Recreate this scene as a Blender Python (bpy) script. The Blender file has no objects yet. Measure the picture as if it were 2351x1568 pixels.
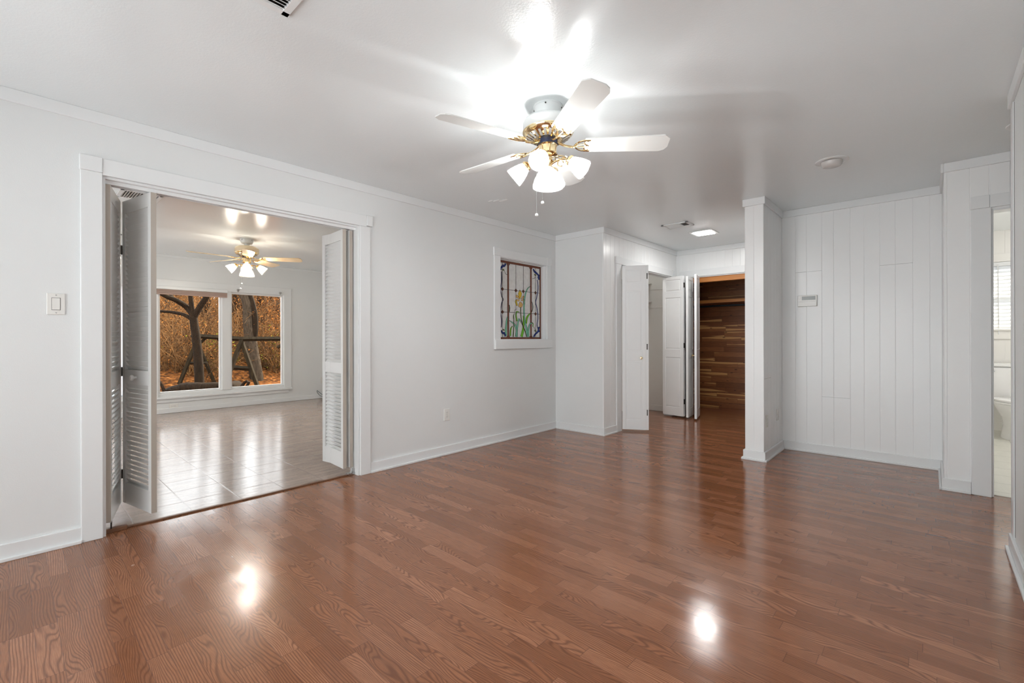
import bpy, bmesh, math, random
from mathutils import Vector, Matrix, noise as mnoise
random.seed(7)
SC = bpy.context.scene
COL = SC.collection
PI = math.pi
H = 2.44

# ---------------------------------------------------------------- camera
F_PX, YAW, ROLL, CAM_H = 1055.06, 0.7398, -0.0022, 1.1388
cam_data = bpy.data.cameras.new('camera')
cam = bpy.data.objects.new('camera', cam_data)
COL.objects.link(cam)
cam_data.sensor_fit = 'HORIZONTAL'
cam_data.sensor_width = 36.0
cam_data.lens = 36.0 * F_PX / 2351.0
cam_data.shift_y = -6.77 / 2351.0
cam_data.clip_start = 0.02
cam_data.clip_end = 300
cam.matrix_world = Matrix.Translation((0, 0, CAM_H)) @ Matrix.Rotation(YAW, 4, 'Z') @ Matrix.Rotation(PI / 2, 4, 'X') @ Matrix.Rotation(ROLL, 4, 'Z')
SC.camera = cam

# ---------------------------------------------------------------- view, world, sun, light strengths
SC.view_settings.view_transform = 'Standard'
SC.view_settings.look = 'None'
SC.view_settings.gamma = 1
SC.view_settings.exposure = 0.52
SC.view_settings.use_curve_mapping = False
SC.cycles.max_bounces = 10
SC.cycles.diffuse_bounces = 6
SC.cycles.glossy_bounces = 5
SC.cycles.transparent_max_bounces = 16
SC.cycles.sample_clamp_indirect = 6
SC.cycles.use_denoising = True
SC.cycles.caustics_refractive = False
world = bpy.data.worlds.new('world')
SC.world = world
world.use_nodes = True
wn = world.node_tree.nodes['Background']
wn.inputs[0].default_value = (0.95, 0.97, 1.0, 1)
wn.inputs[1].default_value = 4.0
sun_data = bpy.data.lights.new('sun', 'SUN')
sun_data.energy = 12.0
sun_data.color = (1.0, 0.80, 0.56)
sun_data.angle = 0.01
sun = bpy.data.objects.new('sun', sun_data)
COL.objects.link(sun)
sun.rotation_euler = Vector((0.45, -1.0, -0.62)).to_track_quat('-Z', 'Y').to_euler()
BULB_MAIN, BULB_BACK, PANEL_E = 720.0, 540.0, 75.0

# ---------------------------------------------------------------- node helper
class NT:
    def __init__(self, name):
        self.m = bpy.data.materials.new(name)
        self.m.use_nodes = True
        self.t = self.m.node_tree
        self.t.nodes.clear()
        self.out = self.t.nodes.new('ShaderNodeOutputMaterial')
    def n(self, typ, **kw):
        nd = self.t.nodes.new(typ)
        for k, v in kw.items():
            if k.startswith('_'):
                setattr(nd, k[1:], v)
        return nd
    def link(self, a, b):
        self.t.links.new(a, b)
    def setin(self, nd, key, v):
        if v is None:
            return
        s = nd.inputs[key]
        if hasattr(v, 'is_output') or isinstance(v, bpy.types.NodeSocket):
            self.link(v, s)
        elif isinstance(v, (tuple, list)) and len(v) == 3 and s.type == 'RGBA':
            s.default_value = (*v, 1)
        else:
            s.default_value = v
    def math(self, op, a, b=None, c=None, clamp=False):
        nd = self.n('ShaderNodeMath', _operation=op, _use_clamp=clamp)
        self.setin(nd, 0, a); self.setin(nd, 1, b)
        if c is not None: self.setin(nd, 2, c)
        return nd.outputs[0]
    def pos(self):
        g = self.n('ShaderNodeNewGeometry')
        s = self.n('ShaderNodeSeparateXYZ')
        self.link(g.outputs['Position'], s.inputs[0])
        return s.outputs[0], s.outputs[1], s.outputs[2]
    def vec(self, x, y, z):
        c = self.n('ShaderNodeCombineXYZ')
        self.setin(c, 0, x); self.setin(c, 1, y); self.setin(c, 2, z)
        return c.outputs[0]
    def noise(self, vec, scale, detail=2.0, rough=0.5, dist=0.0):
        nd = self.n('ShaderNodeTexNoise')
        if vec is not None: self.link(vec, nd.inputs['Vector'])
        nd.inputs['Scale'].default_value = scale
        nd.inputs['Detail'].default_value = detail
        nd.inputs['Roughness'].default_value = rough
        nd.inputs['Distortion'].default_value = dist
        return nd.outputs[0]
    def white(self, vec):
        nd = self.n('ShaderNodeTexWhiteNoise', _noise_dimensions='3D')
        self.link(vec, nd.inputs['Vector'])
        return nd.outputs['Value']
    def mix(self, f, a, b, blend='MIX'):
        nd = self.n('ShaderNodeMix', _data_type='RGBA', _blend_type=blend)
        self.setin(nd, 0, f); self.setin(nd, 6, a); self.setin(nd, 7, b)
        return nd.outputs[2]
    def ramp(self, f, stops, interp='LINEAR'):
        nd = self.n('ShaderNodeValToRGB')
        nd.color_ramp.interpolation = interp
        el = nd.color_ramp.elements
        while len(el) < len(stops): el.new(0.5)
        for e, (p, c) in zip(el, stops):
            e.position = p; e.color = (*c, 1)
        self.link(f, nd.inputs[0])
        return nd.outputs[0]
    def maprange(self, v, a, b, c, d):
        nd = self.n('ShaderNodeMapRange')
        self.setin(nd, 0, v)
        for i, x in enumerate((a, b, c, d)): nd.inputs[i + 1].default_value = x
        return nd.outputs[0]
    def bump(self, h, strength, dist):
        nd = self.n('ShaderNodeBump')
        nd.inputs['Strength'].default_value = strength
        nd.inputs['Distance'].default_value = dist
        self.link(h, nd.inputs['Height'])
        return nd.outputs[0]
    def bsdf(self, base, rough, metal=0.0, normal=None, **kw):
        b = self.n('ShaderNodeBsdfPrincipled')
        self.setin(b, 'Base Color', base); self.setin(b, 'Roughness', rough); self.setin(b, 'Metallic', metal)
        if normal is not None: self.link(normal, b.inputs['Normal'])
        for k, v in kw.items(): self.setin(b, k.replace('_', ' '), v)
        return b.outputs[0]
    def done(self, sh):
        self.link(sh, self.out.inputs[0])
        return self.m

M = {}
def paint(name, col, rough, bscale=170, bstr=0.25, bdist=0.001, var=0.03, spec=0.5):
    t = NT(name)
    g = t.n('ShaderNodeNewGeometry').outputs['Position']
    n1 = t.noise(g, bscale, 3, 0.6)
    n2 = t.noise(g, 1.3, 2, 0.5)
    c = t.mix(n2, tuple(x * (1 - var) for x in col), tuple(min(1, x * (1 + var)) for x in col))
    return t.done(t.bsdf(c, rough, normal=t.bump(n1, bstr, bdist), Specular_IOR_Level=spec))

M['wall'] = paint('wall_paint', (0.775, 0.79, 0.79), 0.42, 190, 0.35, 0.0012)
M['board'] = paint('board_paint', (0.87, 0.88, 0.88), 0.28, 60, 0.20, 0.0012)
M['ceiling'] = paint('ceiling_paint', (0.82, 0.86, 0.875), 0.22, 110, 0.45, 0.0014)
M['trim'] = paint('trim_paint', (0.80, 0.815, 0.82), 0.30, 70, 0.10, 0.001)
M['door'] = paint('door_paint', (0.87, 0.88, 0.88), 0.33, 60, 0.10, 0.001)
M['louver'] = paint('louver_paint', (0.72, 0.72, 0.71), 0.38, 60, 0.12, 0.001)
M['louveredge'] = paint('louver_edge_paint', (0.46, 0.41, 0.355), 0.45, 90, 0.2, 0.001)
M['bathpaint'] = paint('bathroom_paint', (0.85, 0.835, 0.80), 0.35, 80, 0.15, 0.001)
M['plastic'] = paint('white_plastic', (0.80, 0.79, 0.76), 0.25, 20, 0.0, 0.001)
M['ceramic'] = paint('white_ceramic', (0.88, 0.875, 0.87), 0.06, 20, 0.0, 0.001)
M['enamel'] = paint('white_enamel', (0.78, 0.80, 0.80), 0.18, 20, 0.0, 0.001)
M['cream_enamel'] = paint('cream_enamel', (0.80, 0.66, 0.46), 0.2, 20, 0.0, 0.001)

def simple(name, col, rough, metal=0.0, **kw):
    t = NT(name)
    g = t.n('ShaderNodeNewGeometry').outputs['Position']
    r = t.math('MULTIPLY_ADD', t.noise(g, 30, 2), rough * 0.4, rough * 0.8)
    return t.done(t.bsdf(col, r, metal, **kw))
M['brass'] = simple('polished_brass', (0.88, 0.70, 0.42), 0.10, 1.0)
M['darksteel'] = simple('dark_steel', (0.06, 0.055, 0.05), 0.35, 0.8)
M['steel'] = simple('grey_steel', (0.55, 0.55, 0.55), 0.25, 1.0)
M['navy'] = simple('navy_enamel', (0.02, 0.03, 0.08), 0.25)
M['black'] = simple('black_void', (0.015, 0.014, 0.013), 0.6)
M['slotgrey'] = simple('dark_grey', (0.12, 0.11, 0.10), 0.6)
M['cable'] = simple('dark_teal_cable', (0.02, 0.05, 0.06), 0.5)
M['lcd'] = simple('thermostat_display', (0.30, 0.32, 0.31), 0.12)
M['iron'] = simple('black_pipe', (0.03, 0.035, 0.04), 0.35, 0.5)
M['eyeball'] = simple('eyeball_trim', (0.62, 0.60, 0.58), 0.25)
M['blindpink'] = simple('raised_blind', (0.50, 0.36, 0.30), 0.5)

def blade_mat(name, col):
    t = NT(name)
    return t.done(t.bsdf(col, 0.22, Coat_Weight=0.3))
M['blade'] = blade_mat('white_blade', (0.80, 0.81, 0.79))
M['blade_cream'] = blade_mat('cream_blade', (0.80, 0.62, 0.40))

def emit(name, col, s):
    t = NT(name)
    e = t.n('ShaderNodeEmission')
    e.inputs[0].default_value = (*col, 1); e.inputs[1].default_value = s
    return t.done(e.outputs[0])
M['bulb_main'] = emit('lit_bulb_main', (0.97, 0.985, 1.0), BULB_MAIN)
M['bulb_back'] = emit('lit_bulb_back', (1.0, 0.93, 0.82), BULB_BACK)
M['panel'] = emit('led_panel', (1.0, 0.99, 0.97), PANEL_E)
M['fill_lamp'] = emit('added_fill_lamp', (1.0, 0.965, 0.93), 46.0)  # emission of the added, unseen bathroom and closet lamps

def shade_mat(name, tint, glow):
    # etched clear glass shade: mostly see-through, frosted pattern catches the bulb
    t = NT(name)
    g = t.n('ShaderNodeTexCoord').outputs['Object']
    pat = t.noise(g, 90, 3, 0.7, 1.5)
    m = t.maprange(pat, 0.42, 0.58, 0.25, 0.75)
    tr = t.n('ShaderNodeBsdfTransparent'); tr.inputs[0].default_value = (0.97, 0.97, 0.96, 1)
    tl = t.n('ShaderNodeBsdfTranslucent'); tl.inputs[0].default_value = (*tint, 1)
    gl = t.n('ShaderNodeBsdfGlossy'); gl.inputs[1].default_value = 0.08
    em = t.n('ShaderNodeEmission'); em.inputs[0].default_value = (*tint, 1); em.inputs[1].default_value = glow
    a = t.n('ShaderNodeMixShader'); t.link(m, a.inputs[0]); t.link(tr.outputs[0], a.inputs[1]); t.link(tl.outputs[0], a.inputs[2])
    b = t.n('ShaderNodeMixShader'); b.inputs[0].default_value = 0.07; t.link(a.outputs[0], b.inputs[1]); t.link(gl.outputs[0], b.inputs[2])
    c = t.n('ShaderNodeAddShader'); t.link(b.outputs[0], c.inputs[0]); t.link(em.outputs[0], c.inputs[1])
    return t.done(c.outputs[0])
M['shade'] = shade_mat('etched_glass_shade', (0.9, 0.9, 0.9), 0.10)
M['shade_back'] = shade_mat('etched_glass_shade_warm', (1, 0.86, 0.62), 0.12)

def pane_mat():
    t = NT('window_pane')
    tr = t.n('ShaderNodeBsdfTransparent'); tr.inputs[0].default_value = (0.96, 0.97, 0.96, 1)
    gl = t.n('ShaderNodeBsdfGlossy'); gl.inputs[1].default_value = 0.01
    fr = t.n('ShaderNodeFresnel'); fr.inputs[0].default_value = 1.22
    a = t.n('ShaderNodeMixShader'); t.link(fr.outputs[0], a.inputs[0]); t.link(tr.outputs[0], a.inputs[1]); t.link(gl.outputs[0], a.inputs[2])
    return t.done(a.outputs[0])
M['pane'] = pane_mat()

def translucent_mat(name, col, w):
    t = NT(name)
    d = t.n('ShaderNodeBsdfDiffuse'); d.inputs[0].default_value = (*col, 1)
    l = t.n('ShaderNodeBsdfTranslucent'); l.inputs[0].default_value = (*col, 1)
    a = t.n('ShaderNodeMixShader'); a.inputs[0].default_value = w
    t.link(d.outputs[0], a.inputs[1]); t.link(l.outputs[0], a.inputs[2])
    return t.done(a.outputs[0])
M['sheer'] = translucent_mat('white_sheer', (0.93, 0.95, 0.97), 0.75)
M['blindslat'] = translucent_mat('white_blind_slat', (0.86, 0.88, 0.90), 0.12)

def art_glass(name, col, rough=0.25):
    t = NT(name)
    g = t.n('ShaderNodeNewGeometry').outputs['Position']
    n = t.noise(g, 160, 3, 0.6)
    n2 = t.noise(g, 25, 2, 0.5)
    c = t.mix(n2, tuple(x * 0.8 for x in col), tuple(min(1, x * 1.15) for x in col))
    p = t.bsdf(c, rough, normal=t.bump(n, 0.7, 0.002))
    l = t.n('ShaderNodeBsdfTranslucent'); t.link(c, l.inputs[0])
    a = t.n('ShaderNodeMixShader'); a.inputs[0].default_value = 0.35
    t.link(p, a.inputs[1]); t.link(l.outputs[0], a.inputs[2])
    return t.done(a.outputs[0])
M['g_clear'] = art_glass('art_glass_clear', (0.92, 0.92, 0.90))
M['g_brown'] = art_glass('art_glass_brown', (0.30, 0.10, 0.06))
M['g_blue'] = art_glass('art_glass_blue', (0.02, 0.06, 0.40))
M['g_purple'] = art_glass('art_glass_purple', (0.06, 0.04, 0.15))
M['g_yellow'] = art_glass('art_glass_yellow', (0.90, 0.68, 0.05))
M['g_peach'] = art_glass('art_glass_peach', (0.85, 0.58, 0.22))
M['g_teal'] = art_glass('art_glass_teal', (0.28, 0.72, 0.50))
M['g_green'] = art_glass('art_glass_green', (0.24, 0.66, 0.04))
M['g_olive'] = art_glass('art_glass_olive', (0.16, 0.20, 0.06))
M['came'] = simple('lead_came', (0.02, 0.018, 0.016), 0.4, 0.3)

def laminate():
    t = NT('laminate_floor')
    x, y, z = t.pos()
    W, L = 0.0655, 0.46
    yr = t.math('DIVIDE', y, W)
    j = t.math('FLOOR', yr)
    fy = t.math('FRACT', yr)
    off = t.white(t.vec(j, 3.3, 7.7))
    lr = t.white(t.vec(j, 9.1, 1.7))
    ln = t.math('MULTIPLY_ADD', lr, 0.22, L - 0.11)
    xr = t.math('ADD', t.math('DIVIDE', x, ln), t.math('MULTIPLY', off, 17.0))
    i = t.math('FLOOR', xr)
    fx = t.math('FRACT', xr)
    idv = t.vec(i, j, 0.5)
    tone = t.white(idv)
    seed = t.white(t.vec(j, i, 4.5))
    sd = t.math('MULTIPLY', seed, 60.0)
    # growth ring contours, stretched along the strip
    n = t.noise(t.vec(t.math('MULTIPLY', x, 2.3), t.math('MULTIPLY', y, 11.0), sd), 1.0, 1.2, 0.4, 0.1)
    sel = t.math('GREATER_THAN', t.white(t.vec(i, 8.8, j)), 0.45)
    amp = t.math('MULTIPLY_ADD', sel, 10.0, 3.0)
    g = t.math('MULTIPLY_ADD', fy, 5.0, t.math('MULTIPLY', n, amp))
    ring = t.math('MULTIPLY_ADD', t.math('SINE', t.math('MULTIPLY', g, 9.6)), 0.5, 0.5)
    ring = t.math('POWER', ring, 2.4)
    fine = t.noise(t.vec(t.math('MULTIPLY', x, 16.0), t.math('MULTIPLY', y, 420.0), sd), 1.0, 2, 0.6)
    f1 = t.maprange(fine, 0.35, 0.70, 0.0, 1.0)
    base = t.ramp(tone, [(0.0, (0.275, 0.106, 0.046)), (0.35, (0.325, 0.130, 0.060)), (0.7, (0.37, 0.156, 0.077)), (1.0, (0.44, 0.194, 0.102))])
    c = t.mix(t.math('MULTIPLY', ring, 0.68), base, (0.115, 0.038, 0.018))
    c = t.mix(t.math('MULTIPLY', f1, 0.50), c, (0.13, 0.048, 0.024))
    ey = t.math('MINIMUM', fy, t.math('SUBTRACT', 1.0, fy))
    ex = t.math('MINIMUM', fx, t.math('SUBTRACT', 1.0, fx))
    seam = t.math('MAXIMUM', t.math('LESS_THAN', ey, 0.014), t.math('LESS_THAN', ex, 0.0028))
    c = t.mix(t.math('MULTIPLY', seam, 0.45), c, (0.08, 0.03, 0.018))
    # cloudy wipe marks near the doorway and small piece to piece changes of gloss
    p = t.n('ShaderNodeNewGeometry').outputs['Position']
    sm = t.noise(p, 2.6, 3, 0.55, 0.8)
    dx = t.math('ADD', x, 2.75); dy = t.math('SUBTRACT', y, 0.62)
    dist = t.math('SQRT', t.math('ADD', t.math('MULTIPLY', dx, dx), t.math('MULTIPLY', t.math('MULTIPLY', dy, dy), 0.8)))
    near = t.maprange(dist, 0.25, 1.0, 1.0, 0.0)
    smear = t.math('MULTIPLY', near, t.maprange(sm, 0.38, 0.68, 0.0, 1.0))
    rough = t.math('ADD', t.math('MULTIPLY_ADD', seed, 0.05, 0.105), t.math('MULTIPLY', smear, 0.16))
    rough = t.math('ADD', rough, t.math('MULTIPLY', t.noise(p, 6.0, 3), 0.04))
    wav = t.noise(t.vec(t.math('MULTIPLY', x, 2.0), t.math('MULTIPLY', y, 5.0), 0.0), 1.0, 2)
    hgt = t.math('SUBTRACT', t.math('MULTIPLY', wav, 0.7), t.math('MULTIPLY', t.math('ADD', t.math('MULTIPLY', fine, 0.06), t.math('MULTIPLY', seam, 0.15)), 1.0))
    return t.done(t.bsdf(c, rough, normal=t.bump(hgt, 0.25, 0.003), Specular_IOR_Level=0.55))
M['laminate'] = laminate()

def tiles(name, size, x0, y0, colA, colB, groutc, rough, stri=1.0, gw=0.004):
    t = NT(name)
    x, y, z = t.pos()
    xr = t.math('DIVIDE', t.math('SUBTRACT', x, x0), size)
    yr = t.math('DIVIDE', t.math('SUBTRACT', y, y0), size)
    fx = t.math('FRACT', xr); fy = t.math('FRACT', yr)
    ex = t.math('MINIMUM', fx, t.math('SUBTRACT', 1.0, fx))
    ey = t.math('MINIMUM', fy, t.math('SUBTRACT', 1.0, fy))
    e = t.math('MINIMUM', ex, ey)
    grout = t.math('SUBTRACT', 1.0, t.maprange(e, gw / size * 0.4, gw / size * 1.3, 0.0, 1.0))
    tone = t.white(t.vec(t.math('FLOOR', xr), t.math('FLOOR', yr), 1.5))
    n = t.noise(t.vec(t.math('MULTIPLY', x, 9.0), t.math('MULTIPLY', y, 1.6), tone), 2.2, 4, 0.62, 0.6)
    sp = t.noise(t.vec(x, y, z), 55, 3, 0.7)
    f = t.math('ADD', t.math('MULTIPLY', n, 0.7), t.math('MULTIPLY', sp, 0.35))
    c = t.ramp(f, [(0.32, colA), (0.72, colB)])
    c = t.mix(t.math('MULTIPLY', tone, 0.12), c, tuple(v * 0.7 for v in colA))
    c = t.mix(grout, c, groutc)
    rel = t.noise(t.vec(t.math('MULTIPLY', x, 15.0), t.math('MULTIPLY', y, 1.5), 2.0), 1.6, 3, 0.55, 0.4)
    hh = t.math('SUBTRACT', t.math('ADD', t.math('MULTIPLY', rel, stri), t.math('MULTIPLY', sp, 0.12)), t.math('MULTIPLY', grout, 0.35))
    r = t.math('ADD', t.math('MULTIPLY', sp, 0.12), rough)
    return t.done(t.bsdf(c, r, normal=t.bump(hh, 0.30, 0.003), Specular_IOR_Level=0.85))
M['tile'] = tiles('slate_look_tile', 0.30, 0.02, 0.522 - 0.30, (0.25, 0.175, 0.14), (0.44, 0.335, 0.275), (0.27, 0.20, 0.165), 0.10)
M['bathtile'] = tiles('bathroom_tile', 0.30, 0.33, 0.1, (0.66, 0.65, 0.58), (0.76, 0.75, 0.68), (0.30, 0.29, 0.26), 0.25, 0.3, 0.003)

def cedar(name, bright):
    t = NT(name)
    x, y, z = t.pos()
    u = t.math('ADD', x, y)
    W = 0.083
    zr = t.math('DIVIDE', z, W)
    j = t.math('FLOOR', zr); fz = t.math('FRACT', zr)
    off = t.white(t.vec(j, 2.2, 5.1))
    ur = t.math('ADD', t.math('DIVIDE', u, 0.62), t.math('MULTIPLY', off, 9.0))
    i = t.math('FLOOR', ur); fu = t.math('FRACT', ur)
    tone = t.white(t.vec(i, j, 0.3)); sd = t.math('MULTIPLY', t.white(t.vec(j, i, 2.3)), 50.0)
    n = t.noise(t.vec(t.math('MULTIPLY', u, 2.2), t.math('MULTIPLY', z, 22.0), sd), 1.0, 3, 0.6, 0.5)
    base = t.ramp(tone, [(0.0, (0.18 * bright, 0.062 * bright, 0.020 * bright)), (0.5, (0.25 * bright, 0.090 * bright, 0.030 * bright)), (1.0, (0.33 * bright, 0.130 * bright, 0.045 * bright))])
    gr = t.math('MULTIPLY_ADD', t.math('SINE', t.math('MULTIPLY', n, 55.0)), 0.5, 0.5)
    c = t.mix(t.math('MULTIPLY', gr, 0.35), base, (0.11 * bright, 0.030 * bright, 0.010 * bright))
    # pale sapwood tongues inside single boards
    sn = t.noise(t.vec(t.math('MULTIPLY', u, 1.6), t.math('MULTIPLY', z, 5.0), sd), 1.0, 1, 0.4)
    edge = t.math('ABSOLUTE', t.math('SUBTRACT', fz, t.math('MULTIPLY', tone, 1.0)))
    sap = t.math('MULTIPLY', t.math('LESS_THAN', edge, t.math('MULTIPLY_ADD', sn, 0.9, -0.34)), t.math('GREATER_THAN', t.white(t.vec(i, 7.7, j)), 0.45))
    c = t.mix(t.math('MULTIPLY', sap, 0.8), c, (0.62 * bright, 0.33 * bright, 0.12 * bright))
    kn = t.n('ShaderNodeTexVoronoi'); kn.inputs['Scale'].default_value = 1.0
    t.link(t.vec(t.math('MULTIPLY', u, 5.0), t.math('MULTIPLY', z, 12.0), 0.0), kn.inputs['Vector'])
    kk = t.math('LESS_THAN', kn.outputs['Distance'], 0.11)
    c = t.mix(t.math('MULTIPLY', kk, 0.7), c, (0.05, 0.014, 0.006))
    seam = t.math('MAXIMUM', t.math('LESS_THAN', t.math('MINIMUM', fz, t.math('SUBTRACT', 1.0, fz)), 0.03), t.math('LESS_THAN', fu, 0.004))
    c = t.mix(t.math('MULTIPLY', seam, 0.6), c, (0.04, 0.012, 0.005))
    return t.done(t.bsdf(c, 0.38, normal=t.bump(t.math('SUBTRACT', t.math('MULTIPLY', gr, 0.1), seam), 0.3, 0.002)))
M['cedar'] = cedar('cedar_boards', 1.0)
def plainwood(name, a, b, rough=0.4, sx=3.0, sy=40.0):
    t = NT(name)
    x, y, z = t.pos()
    n = t.noise(t.vec(t.math('MULTIPLY', t.math('ADD', x, y), sx), t.math('MULTIPLY', z, sy), 0.0), 1.0, 3, 0.6, 0.4)
    return t.done(t.bsdf(t.mix(n, a, b), rough))
M['cedar_trim'] = plainwood('cedar_trim', (0.42, 0.15, 0.03), (0.62, 0.26, 0.07))
M['threshold'] = plainwood('oak_threshold', (0.12, 0.05, 0.025), (0.22, 0.11, 0.06), 0.3, 40, 3)

def bark(name, a, b, sc=6, spec=0.08):
    t = NT(name)
    g = t.n('ShaderNodeNewGeometry').outputs['Position']
    x, y, z = t.pos()
    n = t.noise(t.vec(t.math('MULTIPLY', x, 4.0), t.math('MULTIPLY', y, 4.0), t.math('MULTIPLY', z, 0.9)), sc, 4, 0.65)
    return t.done(t.bsdf(t.mix(t.maprange(n, 0.35, 0.65, 0, 1), a, b), 0.85, normal=t.bump(n, 0.8, 0.03), Specular_IOR_Level=spec))
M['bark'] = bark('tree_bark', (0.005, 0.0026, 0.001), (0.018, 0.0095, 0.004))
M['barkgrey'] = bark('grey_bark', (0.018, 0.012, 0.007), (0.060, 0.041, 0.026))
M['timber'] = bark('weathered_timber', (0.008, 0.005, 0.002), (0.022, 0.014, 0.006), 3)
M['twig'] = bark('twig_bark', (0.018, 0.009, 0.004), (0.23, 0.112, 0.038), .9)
def litter(name):
    t = NT(name)
    g = t.n('ShaderNodeNewGeometry').outputs['Position']
    n = t.noise(g, 5.0, 6, 0.75)
    v = t.n('ShaderNodeTexVoronoi'); v.inputs['Scale'].default_value = 9.0
    t.link(g, v.inputs['Vector'])
    c = t.ramp(t.math('ADD', t.math('MULTIPLY', n, 0.75), t.math('MULTIPLY', v.outputs['Distance'], 0.3)),
               [(0.32, (0.008, 0.004, 0.002)), (0.50, (0.08, 0.028, 0.007)), (0.64, (0.24, 0.085, 0.018)), (0.8, (0.50, 0.22, 0.07))])
    return t.done(t.bsdf(c, 0.9, normal=t.bump(n, 1.0, 0.1), Specular_IOR_Level=0.05))
M['litter'] = litter('leaf_litter')
def leafmat(name, a, b):
    t = NT(name)
    g = t.n('ShaderNodeNewGeometry').outputs['Position']
    n = t.white(t.n('ShaderNodeNewGeometry').outputs['Position']) if False else t.noise(g, 3.0, 2)
    c = t.mix(t.maprange(n, 0.35, 0.65, 0, 1), a, b)
    d = t.n('ShaderNodeBsdfDiffuse'); t.link(c, d.inputs[0])
    l = t.n('ShaderNodeBsdfTranslucent'); t.link(c, l.inputs[0])
    m = t.n('ShaderNodeMixShader'); m.inputs[0].default_value = 0.5
    t.link(d.outputs[0], m.inputs[1]); t.link(l.outputs[0], m.inputs[2])
    return t.done(m.outputs[0])
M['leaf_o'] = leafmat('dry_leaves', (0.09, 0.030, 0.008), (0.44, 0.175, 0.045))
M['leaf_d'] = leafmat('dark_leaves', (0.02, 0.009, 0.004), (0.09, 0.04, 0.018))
M['leaf_g'] = leafmat('green_leaves', (0.06, 0.085, 0.01), (0.30, 0.29, 0.04))

# ---------------------------------------------------------------- mesh builder
def wloc(o):
    v = Vector((0, 0, 0))
    while o:
        v += o.location
        o = o.parent
    return v

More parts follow.
